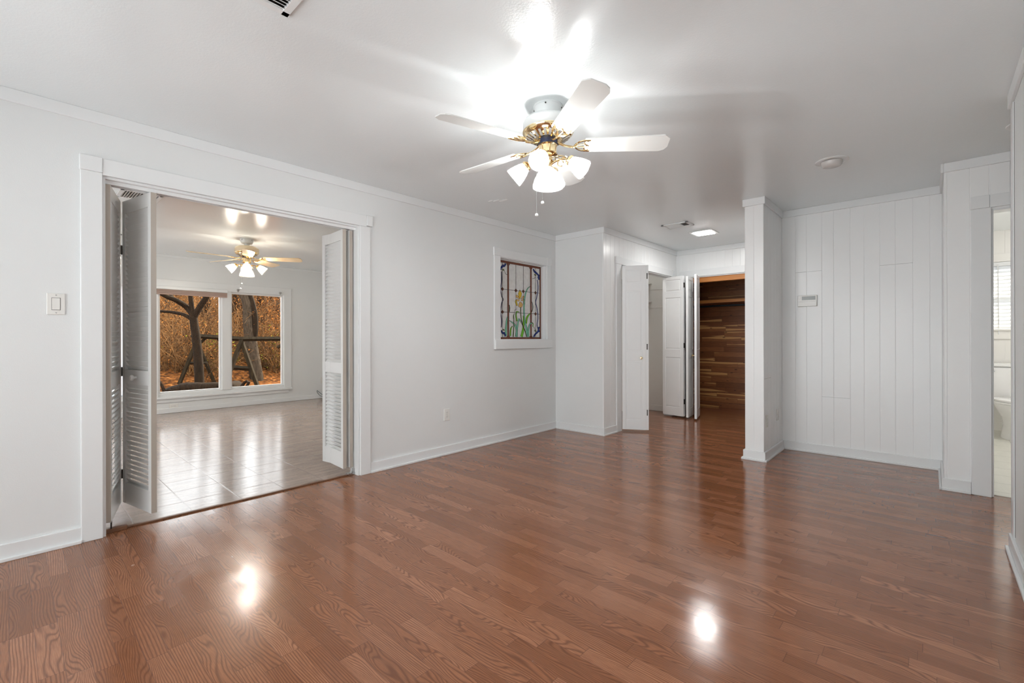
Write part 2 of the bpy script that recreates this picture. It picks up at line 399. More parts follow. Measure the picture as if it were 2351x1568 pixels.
class MB:
    def __init__(self):
        self.bm = bmesh.new()
        self.mi = 0
    def _tag(self, faces):
        for f in faces: f.material_index = self.mi
    def box(self, x0, x1, y0, y1, z0, z1, mtx=None, bev=0.0):
        x0, x1 = min(x0, x1), max(x0, x1); y0, y1 = min(y0, y1), max(y0, y1); z0, z1 = min(z0, z1), max(z0, z1)
        vs = [self.bm.verts.new(p) for p in ((x0, y0, z0), (x1, y0, z0), (x1, y1, z0), (x0, y1, z0), (x0, y0, z1), (x1, y0, z1), (x1, y1, z1), (x0, y1, z1))]
        fs = [self.bm.faces.new([vs[i] for i in q]) for q in ((0, 3, 2, 1), (4, 5, 6, 7), (0, 1, 5, 4), (1, 2, 6, 5), (2, 3, 7, 6), (3, 0, 4, 7))]
        if bev > 0:
            es = list({e for f in fs for e in f.edges})
            r = bmesh.ops.bevel(self.bm, geom=es, offset=bev, segments=2, affect='EDGES', profile=0.5)
            allv = {v for f in r['faces'] for v in f.verts} | {v for v in vs if v.is_valid}
            fs = [f for f in {f for v in allv for f in v.link_faces}]
            vs = list({v for f in fs for v in f.verts})
        self._tag(fs)
        if mtx is not None:
            for v in vs: v.co = mtx @ v.co
        return self
    def poly(self, pts, thick, mtx=None):
        """closed outline pts (2D x,y) extruded z 0..thick"""
        a = [self.bm.verts.new((p[0], p[1], 0)) for p in pts]
        b = [self.bm.verts.new((p[0], p[1], thick)) for p in pts]
        n = len(pts)
        fs = [self.bm.faces.new(a[::-1]), self.bm.faces.new(b)]
        for i in range(n):
            fs.append(self.bm.faces.new((a[i], a[(i + 1) % n], b[(i + 1) % n], b[i])))
        self._tag(fs)
        if mtx is not None:
            for v in a + b: v.co = mtx @ v.co
        return self
    def lathe(self, prof, seg=32, mtx=None, cap=True, sx=1.0, sy=1.0):
        """prof: list of (r,z)"""
        rings = []
        for r, z in prof:
            if r < 1e-6:
                rings.append([self.bm.verts.new((0, 0, z))])
            else:
                rings.append([self.bm.verts.new((r * sx * math.cos(2 * PI * k / seg), r * sy * math.sin(2 * PI * k / seg), z)) for k in range(seg)])
        fs = []
        for a, b in zip(rings, rings[1:]):
            if len(a) == 1 and len(b) == 1: continue
            for k in range(seg):
                k2 = (k + 1) % seg
                if len(a) == 1: fs.append(self.bm.faces.new((a[0], b[k2], b[k])))
                elif len(b) == 1: fs.append(self.bm.faces.new((a[k], a[k2], b[0])))
                else: fs.append(self.bm.faces.new((a[k], a[k2], b[k2], b[k])))
        if cap:
            if len(rings[0]) > 1: fs.append(self.bm.faces.new(rings[0][::-1]))
            if len(rings[-1]) > 1: fs.append(self.bm.faces.new(rings[-1]))
        self._tag(fs)
        if mtx is not None:
            for rg in rings:
                for v in rg: v.co = mtx @ v.co
        return self
    def tube(self, pts, rad, seg=8, cap=True, flat=None):
        """swept tube through pts; rad a number or list; flat=(nx,ny,nz): squash axis"""
        pts = [Vector(p) for p in pts]
        n = len(pts)
        rr = rad if isinstance(rad, (list, tuple)) else [rad] * n
        up = None
        rings = []
        for i, p in enumerate(pts):
            d = (pts[min(i + 1, n - 1)] - pts[max(i - 1, 0)])
            if d.length < 1e-9: d = Vector((0, 0, 1))
            d.normalize()
            if up is None:
                up = d.orthogonal().normalized() if flat is None else Vector(flat)
            a = (up - d * up.dot(d))
            if a.length < 1e-5: a = d.orthogonal()
            a.normalize(); up = a if flat is None else up
            b = d.cross(a)
            rings.append([self.bm.verts.new(p + (a * math.cos(2 * PI * k / seg + PI / seg) + b * math.sin(2 * PI * k / seg + PI / seg)) * rr[i]) for k in range(seg)])
        fs = []
        for r0, r1 in zip(rings, rings[1:]):
            for k in range(seg):
                k2 = (k + 1) % seg
                fs.append(self.bm.faces.new((r0[k], r0[k2], r1[k2], r1[k])))
        if cap:
            fs.append(self.bm.faces.new(rings[0][::-1])); fs.append(self.bm.faces.new(rings[-1]))
        self._tag(fs)
        return self
    def build(self, name, mats, parent=None, local=False, smooth=False, bevel=0.0):
        me = bpy.data.meshes.new(name)
        bmesh.ops.recalc_face_normals(self.bm, faces=self.bm.faces)
        self.bm.to_mesh(me); self.bm.free()
        for m in (mats if isinstance(mats, (list, tuple)) else [mats]):
            me.materials.append(M[m])
        o = bpy.data.objects.new(name, me)
        COL.objects.link(o)
        if parent is not None:
            o.parent = parent
            if not local:
                me.transform(Matrix.Translation(-wloc(parent)))
        if smooth:
            for p in me.polygons: p.use_smooth = True
            me.set_sharp_from_angle(angle=math.radians(35))
        if bevel > 0:
            b = o.modifiers.new('bevel', 'BEVEL'); b.width = bevel; b.segments = 2; b.limit_method = 'ANGLE'
        return o

def tag(o, label, cat, group=None, kind=None):
    if label: o['label'] = label
    if cat: o['category'] = cat
    if group: o['group'] = group
    if kind: o['kind'] = kind
    return o
def thing(name, loc, label, cat, group=None, kind=None, rz=0.0):
    o = bpy.data.objects.new(name, None)
    o.empty_display_size = 0.1
    COL.objects.link(o)
    o.location = loc
    o.rotation_euler = (0, 0, rz)
    return tag(o, label, cat, group, kind)
def struct(mb, name, mat, label, cat, parent=None, **kw):
    o = mb.build(name, mat, parent, **kw)
    if parent is None: tag(o, label, cat, kind='structure')
    return o
def copy_tree(o, parent=None):
    c = o.copy(); COL.objects.link(c)
    if parent is not None: c.parent = parent
    for ch in list(o.children): copy_tree(ch, c)
    return c

# ---------------------------------------------------------------- shell
XL, YR, XH, YB = -3.53, 4.69, -2.83, 6.765      # left wall, return wall, hall wall, hall back wall
XC0, XC1, YC, YP = -1.30, -1.14, 4.685, 5.39    # stub wall, panel wall
XS, YS, XR, YE = 0.07, 4.73, 0.32, 3.615        # step, bathroom wall, right wall
XW = -8.69                                      # window wall of the back room
BACK = -1.7                                     # wall behind the camera

def chamfer_board(mb, axis, face, out, a0, a1, z0, z1, t=0.014, ch=0.0032, gap=0.0):
    """one vertical tongue-and-groove board on a wall; axis 'x': wall runs along x at y=face, out=+-1 = direction the wall faces"""
    a0 += gap; a1 -= gap
    pts = [(a0, -t), (a0, -ch * .6), (a0 + ch, 0), (a1 - ch, 0), (a1, -ch * .6), (a1, -t)]
    if axis == 'x':
        mt = Matrix(((1, 0, 0, 0), (0, out, 0, face), (0, 0, 1, z0), (0, 0, 0, 1)))
    else:
        mt = Matrix(((0, out, 0, face), (1, 0, 0, 0), (0, 0, 1, z0), (0, 0, 0, 1)))
    mb.poly(pts, z1 - z0, mt)

def board_wall(mb, axis, face, out, edges, z0, z1, joints={}):
    for k in range(len(edges) - 1):
        zs = [z0] + sorted(joints.get(k, [])) + [z1]
        for q in range(len(zs) - 1):
            chamfer_board(mb, axis, face, out, edges[k], edges[k + 1], zs[q] + (0.0015 if q else 0), zs[q + 1] - (0.0015 if q < len(zs) - 2 else 0))

# floors
b = MB()
b.box(-3.60, 1.75, BACK - 0.1, 4.79, -0.08, 0.0)
b.box(-3.75, XS + .1, 4.79, YP + .1, -0.08, 0.0); b.box(-3.75, XC1, YP + .1, 8.1, -0.08, 0.0)
struct(b, 'floor', 'laminate', 'glossy reddish brown wood strip laminate floor of the main room', 'floor')
b = MB(); b.box(XW - 0.1, -3.604, -2.6, 4.70, -0.08, -0.002)
struct(b, 'floor_back_room', 'tile', 'grey brown stone look square tile floor of the back room', 'floor')
b = MB(); b.box(0.1, 2.2, 4.793, 8.2, -0.08, 0.004)
struct(b, 'floor_bathroom', 'bathtile', 'pale tile floor of the bathroom behind the right doorway', 'floor')
b = MB(); b.box(XW - 0.15, 2.3, -2.8, 8.3, H, H + 0.12)
struct(b, 'ceiling', 'ceiling', 'white lightly textured ceiling over all the rooms', 'ceiling')

# left wall (wall between main room and back room), opening y .36-1.975, z 2.08; art window y 3.665-4.49
OY0, OY1, OZ = 0.365, 1.975, 2.083
GY0, GY1, GZ0, GZ1 = 3.665, 4.497, 1.128, 2.040
b = MB(); TL = 0.115
for y0, y1, z0, z1 in ((BACK, OY0, 0, H), (OY0, OY1, OZ, H), (OY1, GY0, 0, H), (GY0, GY1, 0, GZ0), (GY0, GY1, GZ1, H), (GY1, YR + 0.11, 0, H)):
    b.box(XL - TL, XL, y0, y1, z0, z1)
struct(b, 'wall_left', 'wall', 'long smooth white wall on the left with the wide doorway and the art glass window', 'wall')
b = MB(); b.box(XL, XH - .014, YR, YR + 0.11, 0, H)
struct(b, 'wall_return', 'wall', 'short plain white wall at the far end left of the closets', 'wall')
# hall wall with closet opening y 5.08-6.56
CY0, CY1, CZ = 5.085, 6.565, 2.045
b = MB(); T = 0.014
for y0, y1, z0, z1 in ((YR, CY0, 0, H), (CY0, CY1, CZ, H), (CY1, YB, 0, H)):
    b.box(XH - 0.11, XH - T, max(y0, YR + .111), y1, z0, z1)
ed = [YR, 4.745, 4.845, 4.945, 5.045]
board_wall(b, 'y', XH, 1, [YR, 4.745, 4.845, 4.945, 5.06], 0, H)
e2 = [5.06 + 0.1005 * k for k in range(0, 16)] + [YB]
board_wall(b, 'y', XH, 1, e2, CZ, H)
board_wall(b, 'y', XH, 1, [CY1, 6.667, YB], 0, CZ)
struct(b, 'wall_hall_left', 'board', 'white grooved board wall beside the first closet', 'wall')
# hall back wall with cedar closet opening x -2.62..-1.45
DX0, DX1, DZ = -2.64, -1.42, 2.035
b = MB()
for x0, x1, z0, z1 in ((XH - .11, DX0, 0, H), (DX0, DX1, DZ, H), (DX1, XC0, 0, H)):
    b.box(x0, x1, YB + T, YB + 0.10, z0, z1)
b.box(XH - .11, XH, YB, YB + T, 0, H)
board_wall(b, 'x', YB, -1, [XH, -2.755] + [-2.755 + 0.103 * k for k in range(1, 14)] + [XC0], DZ, H)
board_wall(b, 'x', YB, -1, [XH, -2.755, DX0], 0, DZ)
board_wall(b, 'x', YB, -1, [DX1, XC0], 0, DZ)
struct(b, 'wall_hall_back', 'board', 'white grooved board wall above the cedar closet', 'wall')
# stub wall / hall right wall
b = MB()
b.box(XC0 + 0.002, XC1 - T, YC + T, YB + 0.1, 0, H)
board_wall(b, 'x', YC, -1, [XC0, XC0 + 0.078, XC1], 0, H)
board_wall(b, 'y', XC1, 1, [YC + .0141, 4.82, 4.93, 5.05, 5.16, 5.27, YP], 0, H, {0: [0.76], 1: [0.76]})
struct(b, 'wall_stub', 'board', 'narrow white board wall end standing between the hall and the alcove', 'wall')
# alcove panel wall
b = MB()
b.box(XC1 - T, XS + 0.08, YP + T, YP + 0.10, 0, H); b.box(XC1 - T, XC1, YP, YP + T, 0, H)
pe = [XC1, -1.021, -0.923, -0.795, -0.699, -0.569, -0.464, -0.349, -0.239, -0.12, -0.009, XS]
board_wall(b, 'x', YP, -1, pe, 0, H, {1: [1.80], 2: [1.80], 3: [0.562], 4: [0.562], 5: [1.173], 6: [1.173], 7: [1.80], 8: [1.80]})
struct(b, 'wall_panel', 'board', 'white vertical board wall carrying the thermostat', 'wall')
# step + bathroom wall, door opening x .318-1.08
BX0, BX1, BZ = 0.316, 1.06, 2.055
b = MB()
b.box(XS + T, XS + 0.1, YS + T, YP + 0.1, 0, H)
board_wall(b, 'y', XS, -1, [YS + .0141, 4.85, 4.96, 5.07, 5.18, 5.29, YP], 0, H)
for x0, x1, z0, z1 in ((XS + T, BX0, 0, H), (BX0, BX1, BZ, H), (BX1, 1.75, 0, H)):
    b.box(x0, x1, YS + T, YS + 0.115, z0, z1)
board_wall(b, 'x', YS, -1, [XS, 0.088, 0.208, BX0], 0, BZ)
board_wall(b, 'x', YS, -1, [XS, 0.088, 0.208, 0.306, 0.41, 0.51, 0.61, 0.71, 0.81, 0.91, 1.01, 1.11, 1.75], BZ, H)
board_wall(b, 'x', YS, -1, [BX1, 1.16, 1.27, 1.38, 1.49, 1.60, 1.75], 0, BZ)
struct(b, 'wall_bathroom_side', 'board', 'white board wall around the bathroom doorway on the right', 'wall')
b = MB()
b.box(XR, XR + 0.12, BACK, YE, 0, H)
b.box(XR + 0.12, 1.75, YE - 0.12, YE, 0, H)
b.box(1.75, 1.85, YE - 0.12, YS + 0.1, 0, H)
struct(b, 'wall_right', 'wall', 'smooth white wall end at the right edge, close to the camera', 'wall')
# wall behind the camera with an opening for an added, unseen daylight window
b = MB(); WX0, WX1, WZ0, WZ1 = -3.35, 0.10, 0.10, 2.15
for x0, x1, z0, z1 in ((XL - TL, WX0, 0, H), (WX1, XR + 0.12, 0, H), (WX0, WX1, 0, WZ0), (WX0, WX1, WZ1, H)):
    b.box(x0, x1, BACK - 0.12, BACK, z0, z1)
struct(b, 'wall_rear', 'wall', 'plain white wall behind the camera with an opening for the added window', 'wall')
w = thing('added_window_rear', (-1.8, BACK - 0.06, WZ0), 'added unseen window behind the camera that lets in fill daylight', 'window', kind='structure')  # added out of view to bring fill daylight into the main room
b = MB()
for x0, x1, z0, z1 in ((WX0, WX1, WZ0, WZ0 + .05), (WX0, WX1, WZ1 - .05, WZ1), (WX0, WX0 + .05, WZ0, WZ1), (WX1 - .05, WX1, WZ0, WZ1), (-1.83, -1.77, WZ0, WZ1)):
    b.box(x0, x1, BACK - 0.09, BACK - 0.03, z0, z1)
b.build('window_frame', 'trim', w)
b = MB(); b.box(WX0 + .04, WX1 - .04, BACK - .062, BACK - .058, WZ0 + .04, WZ1 - .04); b.build('glass_pane', 'pane', w)

# back room walls
WG = [(1.535, 2.385), (2.515, 3.37)]
Z0, Z1 = 0.30, 1.93
W2Y0, W2Y1 = -0.55, 1.16
b = MB()
for y0, y1, z0, z1 in ((-2.6, W2Y0, 0, H), (W2Y0, W2Y1, 0, Z0), (W2Y0, W2Y1, Z1, H), (W2Y1, 1.535, 0, H), (1.535, 3.37, 0, Z0), (1.535, 3.37, Z1, H), (3.37, 4.85, 0, H)):
    b.box(XW - 0.12, XW, y0, y1, z0, z1)
struct(b, 'wall_back_room_window_side', 'wall', 'light grey far wall of the back room holding the garden windows', 'wall')
b = MB(); b.box(XW, XL - TL, 4.70, 4.80, 0, H)
struct(b, 'wall_back_room_right', 'wall', 'light grey right hand wall of the back room', 'wall')
b = MB()
for x0, x1, z0, z1 in ((XW, -8.1, 0, H), (-8.1, -5.4, 0, 0.08), (-8.1, -5.4, 2.05, H), (-5.4, XL - TL, 0, H)):
    b.box(x0, x1, -2.7, -2.6, z0, z1)
struct(b, 'wall_back_room_left', 'wall', 'light grey left hand wall of the back room with an opening for the added glazing', 'wall')
w = thing('added_window_side', (-6.75, -2.65, 0.08), 'added unseen glazing that lets side daylight into the back room', 'window', kind='structure')  # unseen opening added for daylight from the left
b = MB()
for x0, x1, z0, z1 in ((-8.1, -5.4, .08, .15), (-8.1, -5.4, 1.98, 2.05), (-8.1, -8.03, .08, 2.05), (-5.47, -5.4, .08, 2.05), (-6.79, -6.71, .08, 2.05)):
    b.box(x0, x1, -2.68, -2.62, z0, z1)
b.build('window_frame', 'trim', w)
b = MB(); b.box(-8.05, -5.45, -2.652, -2.648, .12, 2.0); b.build('glass_pane', 'pane', w)

# bathroom + closet shells
b = MB(); BYW = 8.15
BW0, BW1, BWZ0, BWZ1 = 0.42, 1.15, 1.24, 2.06
edb = [0.2 + 0.115 * k for k in range(0, 17)]
for x0, x1, z0, z1 in ((0.1, BW0, 0, H), (BW0, BW1, 0, BWZ0), (BW0, BW1, BWZ1, H), (BW1, 2.2, 0, H)):
    b.box(x0, x1, BYW + T, BYW + 0.1, z0, z1)
board_wall(b, 'x', BYW, -1, [e for e in edb if True], 0, BWZ0)
board_wall(b, 'x', BYW, -1, edb, BWZ1, H)
b.box(0.1, 0.2, 4.845, BYW + .1, 0, H); b.box(2.05, 2.2, 4.845, BYW + .1, 0, H)
struct(b, 'wall_bathroom', 'bathpaint', 'cream board walls inside the bathroom', 'wall')
b = MB()
b.box(XL - TL, XL - TL + 0.05, YR + 0.11, 6.87, 0, H)
b.box(XL - TL, XH - 0.11, 6.87, 6.93, 0, H)
b.box(XL - TL + .05, XH - .11, YR + 0.11, YR + 0.15, 0, H)
struct(b, 'wall_closet', 'bathpaint', 'white inside walls of the first closet', 'wall')
b = MB()
b.box(-3.25, XC0 + .01, 7.90, 8.0, 0, H); b.box(-3.30, -3.25, 6.93, 8.0, 0, H); b.box(XC0 - .05, XC0 + .002, 6.866, 8.0, 0, H)
b.box(-3.25, DX0, 6.931, 6.94, 0, H); b.box(-3.25, XC0, 6.94, 7.90, 2.40, 2.435)
struct(b, 'wall_cedar_closet', 'cedar', 'reddish cedar boards lining the open closet at the hall end', 'wall')

# ---------------------------------------------------------------- crown, baseboards, casings
CZ0, CT = 2.372, 0.016
def crown(name, segs, label, mat='trim', z0=CZ0):
    b = MB()
    for x0, x1, y0, y1 in segs: b.box(x0, x1, y0, y1, z0, H)
    struct(b, name, mat, label, 'crown molding', bevel=0.003)
crown('trim_1', [(XL, XL + CT, BACK, YR)], 'flat white crown board along the left wall')
crown('trim_2', [(XL, XH + CT, YR - CT, YR), (XH, XH + CT, YR, YB)], 'flat white crown board around the hall corner')
crown('trim_3', [(XH, XC0, YB - CT, YB)], 'flat white crown board above the cedar closet')
crown('trim_4', [(XC0 - CT, XC1 + CT, YC - CT, YC), (XC0 - CT, XC0, YC, YB - CT), (XC1, XC1 + CT, YC, YP)], 'flat white crown board wrapping the stub wall end')
crown('trim_5', [(XC1, XS, YP - CT, YP), (XS - CT, XS, YS - CT, YP), (XS, 1.75, YS - CT, YS)], 'flat white crown board along the panelled alcove')
crown('trim_6', [(XR - CT, XR, BACK, YE + CT), (XR, 1.75, YE, YE + CT)], 'flat white crown board on the near right wall', z0=2.365)
crown('trim_7', [(XW, XW + .012, -2.6, 4.7), (XW, XL - TL, 4.69, 4.7)], 'thin white crown strip in the back room', z0=2.40)
BT = 0.015
def base(name, segs, label, mat='trim', h=0.088):
    b = MB()
    for x0, x1, y0, y1, sx, sy in segs:
        b.box(x0, x1, y0 + (.014 + BT if sx and name in ('baseboard_stub', 'baseboard_return', 'baseboard_step') and y0 in (YC - BT - .014, YR - BT - .014, YS - BT - .014) else 0), y1, 0, h)
        # quarter round shoe in front of it
        if sx: xa = x1 if sx > 0 else x0; b.box(xa, xa + sx * 0.014, y0, y1 + 0.0, 0, 0.018)
        if sy: ya = y1 if sy > 0 else y0; b.box(x0, x1, ya, ya + sy * 0.014, 0, 0.018)
    struct(b, name, mat, label, 'baseboard', bevel=0.003)
BT = 0.015
base('baseboard_left', [(XL, XL + BT, BACK, 0.275, 1, 0), (XL, XL + BT, 2.07, YR, 1, 0)], 'white baseboard along the left wall')
base('baseboard_return', [(XL + BT, XH + BT + .0, YR - BT, YR, 0, -1), (XH, XH + BT, YR - BT - 0.014, 4.965, 1, 0)], 'white baseboard around the hall corner')
base('baseboard_stub', [(XC0 - BT, XC1 + BT, YC - BT, YC, 0, -1), (XC1, XC1 + BT, YC - BT - 0.014, YP, 1, 0), (XC0 - BT, XC0, YC - BT - 0.014, YB, -1, 0)], 'white baseboard wrapping the stub wall end')
base('baseboard_panel', [(XC1 + BT, XS - BT, YP - BT, YP, 0, -1)], 'white baseboard under the panelled alcove wall')
base('baseboard_step', [(XS - BT, XS, YS - BT - 0.014, YP, -1, 0), (XS - BT, 0.212, YS - BT, YS, 0, -1)], 'white baseboard stepping out beside the bathroom doorway')
base('baseboard_right', [(XR - BT, XR, BACK, YE + BT, -1, 0)], 'white baseboard on the near right wall')
base('baseboard_back_room', [(XW, XW + BT, -2.6, 4.70, 0, 0), (XW, XL - TL, 4.685, 4.70, 0, 0)], 'white baseboard in the back room', h=0.075)
base('baseboard_closet', [(XL - TL + .05, XH - .11, 6.855, 6.87, 0, 0), (XL - TL + .05, XL - TL + .065, YR + .15, 6.87, 0, 0)], 'white baseboard inside the first closet', mat='bathpaint')
b = MB(); b.box(-3.25, XC0 - .05, 7.885, 7.90, 0, 0.07)
struct(b, 'baseboard_cedar_closet', 'cedar', 'reddish cedar baseboard in the open closet', 'baseboard')

CF = XL + 0.020   # casing face of the wide doorway
b = MB()
b.box(XL, CF, 0.272, OY0, 0, 2.094)
b.box(XL, CF + .006, 0.268, OY0, 2.094, 2.180)
b.box(XL, CF, OY0, 2.035, 2.083, 2.178)
b.box(XL, CF + .004, 2.035, 2.09, 2.092, 2.180)
b.box(XL, CF, OY1, 2.068, 0, 2.083)
struct(b, 'trim_8', 'trim', 'white casing boards around the wide folding door opening', 'door casing', bevel=0.003)
b = MB()   # jamb lining + overhead track
b.box(XL - TL, XL, OY0 - .001, OY0 + .014, 0, OZ); b.box(XL - TL, XL, OY1 - .014, OY1 + .001, 0, OZ); b.box(XL - TL, XL, OY0 + .014, OY1 - .014, OZ - .014, OZ + .001)
b.box(XL - .045, XL - .030, OY0 + .014, OY1 - .014, OZ - .034, OZ - .014); b.box(XL - .085, XL - .075, OY0 + .014, OY1 - .014, OZ - .034, OZ - .014)
struct(b, 'trim_9', 'trim', 'white jamb lining with the overhead folding door track', 'door frame')
b = MB()
b.box(-3.612, -3.585, OY0, OY1, 0.0, 0.010, bev=0.003)
struct(b, 'trim_10', 'threshold', 'thin wood edge strip between laminate and tile in the wide doorway', 'threshold')
b = MB(); b.box(-3.60, -3.565, OY0 + .014, OY0 + .115, 0.0, 0.026, bev=0.004)
tag(b.build('threshold_block', 'threshold'), 'short wooden floor block at the left jamb of the wide doorway', 'floor block')

# art glass window casing (structure window)
w = thing('window_3', (XL, 4.08, GZ0), 'small white framed window opening holding the art glass', 'window', kind='structure')
b = MB(); c = XL + 0.018
b.box(XL, c, 3.571, GY0, 1.10, 2.05); b.box(XL, c + .004, 3.566, GY0, 2.05, 2.140)
b.box(XL, c, GY0, 4.575, GZ1, 2.135); b.box(XL, c + .003, 4.505, 4.585, 2.05, 2.140)
b.box(XL, c, GY1, 4.575, 1.128, GZ1)
b.build('window_frame', 'trim', w, bevel=0.003)
b = MB(); b.box(XL, c + .012, 3.575, 4.585, 1.022, GZ0); b.build('window_sill', 'trim', w, bevel=0.003)
b = MB(); r0 = XL - TL
b.box(r0, XL, GY0, GY0 + .006, GZ0, GZ1); b.box(r0, XL, GY1 - .005, GY1, GZ0, GZ1); b.box(r0, XL, GY0 + .006, GY1 - .005, GZ1 - .005, GZ1); b.box(r0, XL, GY0 + .006, GY1 - .005, GZ0, GZ0 + .004)
b.box(-3.603, -3.580, GY1 - .011, GY1 - .005, GZ0 + .004, GZ1 - .005); b.box(-3.603, -3.580, GY0 + .006, GY1 - .011, GZ1 - .012, GZ1 - .005)
b.build('jamb', 'trim', w)

# closet casings in the hall
b = MB(); c = XH + 0.018
b.box(XH, c, 4.965, CY0, 0, 2.045); b.box(XH, c + .004, 4.955, CY0, 2.045, 2.135); b.box(XH, c, CY0, 6.66, 2.045, 2.130); b.box(XH, c, CY1, 6.64, 0, 2.045)
b.box(XH, c + .004, 6.60, 6.665, 2.045, 2.135)
b.box(XH - .11, XH, CY0 - .001, CY0 + .012, 0, CZ); b.box(XH - .11, XH, CY1 - .012, CY1 + .001, 0, CZ); b.box(XH - .11, XH, CY0 + .012, CY1 - .012, CZ - .012, CZ + .001)
struct(b, 'trim_11', 'trim', 'white casing around the first closet opening', 'door casing', bevel=0.002)
b = MB(); c = YB - 0.018
b.box(-2.76, DX0, c, YB, 0, 2.035); b.box(-2.775, XC0, c, YB, 2.035, 2.132)
b.box(DX0 - .001, DX0 + .012, YB, YB + .10, 0, DZ); b.box(DX0 + .012, DX1, YB, YB + .1, DZ - .014, DZ + .001)
struct(b, 'trim_12', 'trim', 'white casing around the cedar closet opening', 'door casing', bevel=0.002)
b = MB(); b.box(DX0 + .012, DX1, YB + .02, YB + .10, DZ - .085, DZ - .014)
struct(b, 'trim_13', 'cedar_trim', 'orange cedar board under the head of the cedar closet opening', 'trim board')
# bathroom casing
b = MB(); c = YS - 0.018
b.box(0.213, BX0, c, YS, 0, 2.066); b.box(0.210, 0.308, c - .005, YS, 2.066, 2.156); b.box(0.308, 1.17, c, YS, 2.066, 2.156); b.box(BX1, BX1 + .1, c, YS, 0, 2.066)
b.box(BX0 - .001, BX0 + .012, YS, YS + .115, 0, BZ); b.box(BX1 - .012, BX1 + .001, YS, YS + .115, 0, BZ); b.box(BX0 + .012, BX1 - .012, YS, YS + .115, BZ - .012, BZ + .001)
struct(b, 'trim_14', 'trim', 'white casing around the bathroom doorway', 'door casing', bevel=0.003)
b = MB(); b.box(XR - .006, XR + .001, 3.525, YE + .006, 0.09, 2.365); b.box(XR - .006, XR + .05, YE, YE + .006, 0.09, 2.365)
struct(b, 'trim_15', 'trim', 'narrow white corner strip on the near right wall end', 'corner trim')
b = MB(); b.box(XR - .001, XR + .002, 3.515, 3.524, .1, 2.36)
struct(b, 'trim_16', 'slotgrey', 'thin dark gap beside the corner strip of the near right wall', 'gap')

# ---------------------------------------------------------------- windows of the back room
def window(name, label, y0, y1, mull=None, sheer=False):
    w = thing(name, (XW, (y0 + y1) / 2, 0), label, 'window', kind='structure')
    c = XW + 0.018
    b = MB()
    b.box(XW, c, y0 - .08, y0, .24, Z1); b.box(XW, c, y1, y1 + .13 if mull else y1 + .08, .24, Z1); b.box(XW, c, y0 - .08, y1 + (.13 if mull else .08), Z1, 2.06)
    if mull: b.box(XW - .06, c, mull[0], mull[1], Z0, Z1)
    b.build('window_frame', 'trim', w, bevel=0.004)
    b = MB(); b.box(XW, XW + .045, y0 - .09, y1 + .14 if mull else y1 + .09, .222, .25); b.box(XW, c, y0 - .08, y1 + .08, .165, .222)
    b.build('window_sill', 'trim', w, bevel=0.004)
    spans = [(y0, mull[0]), (mull[1], y1)] if mull else [(y0, y1)]
    for a0, a1 in spans:
        b = MB(); s = .028
        for q in ((a0, a0 + s, Z0, Z1), (a1 - s, a1, Z0, Z1), (a0 + s, a1 - s, Z0, Z0 + s), (a0 + s, a1 - s, Z1 - s, Z1)):
            b.box(XW - .075, XW - .03, *q)
        b.box(XW - .115, XW, a0 - .001, a0 + .004, Z0, Z1); b.box(XW - .115, XW, a1 - .004, a1 + .001, Z0, Z1); b.box(XW - .115, XW, a0, a1, Z0 - .001, Z0 + .004)
        b.build('sash', 'trim', w, bevel=0.003)
        b = MB(); b.box(XW - .054, XW - .05, a0 + .02, a1 - .02, Z0 + .02, Z1 - .02); b.build('glass_pane', 'pane', w)
    return w
window('window_1', 'double picture window looking out on autumn woods', 1.535, 3.37, (2.385, 2.515))
window('window_2', 'bright window seen in the gap left of the left folding door', W2Y0, W2Y1)
b = MB(); b.box(XW - .028, XW - .024, W2Y0 + .005, W2Y1 - .005, Z0 + .005, Z1 - .02)
tag(b.build('roller_blind', 'sheer'), 'closed white roller blind glowing in the window left of the folding door', 'blind')
# raised blind over the left picture window
w = thing('raised_blind', (XW + .03, 1.97, 1.9), 'raised pinkish blind at the top of the left picture window', 'blind')
b = MB(); b.box(XW + .019, XW + .06, 1.50, 2.455, 1.905, 1.955); b.build('head_rail', 'trim', w, bevel=0.004)
b = MB()
for k in range(6): b.box(XW + .022, XW + .056, 1.51, 2.45, 1.845 + k * .0095, 1.852 + k * .0095)
b.build('slat_stack', 'blindpink', w)
b = MB(); b.box(XW + .020, XW + .058, 1.51, 2.45, 1.826, 1.842); b.build('bottom_rail', 'blindpink', w, bevel=0.003)
for yy in (2.60, 3.28):
    b = MB(); b.box(XW + .018, XW + .05, yy, yy + .035, 1.955, 1.985, bev=.003); b.box(XW + .03, XW + .045, yy + .008, yy + .025, 1.935, 1.955)
    o = b.build('blind_bracket', 'steel')
    tag(o, 'small metal blind bracket above the right picture window, ' + ('its left one near the mullion' if yy < 3 else 'its right one near the outer corner'), 'bracket', 'blind brackets over the right window')

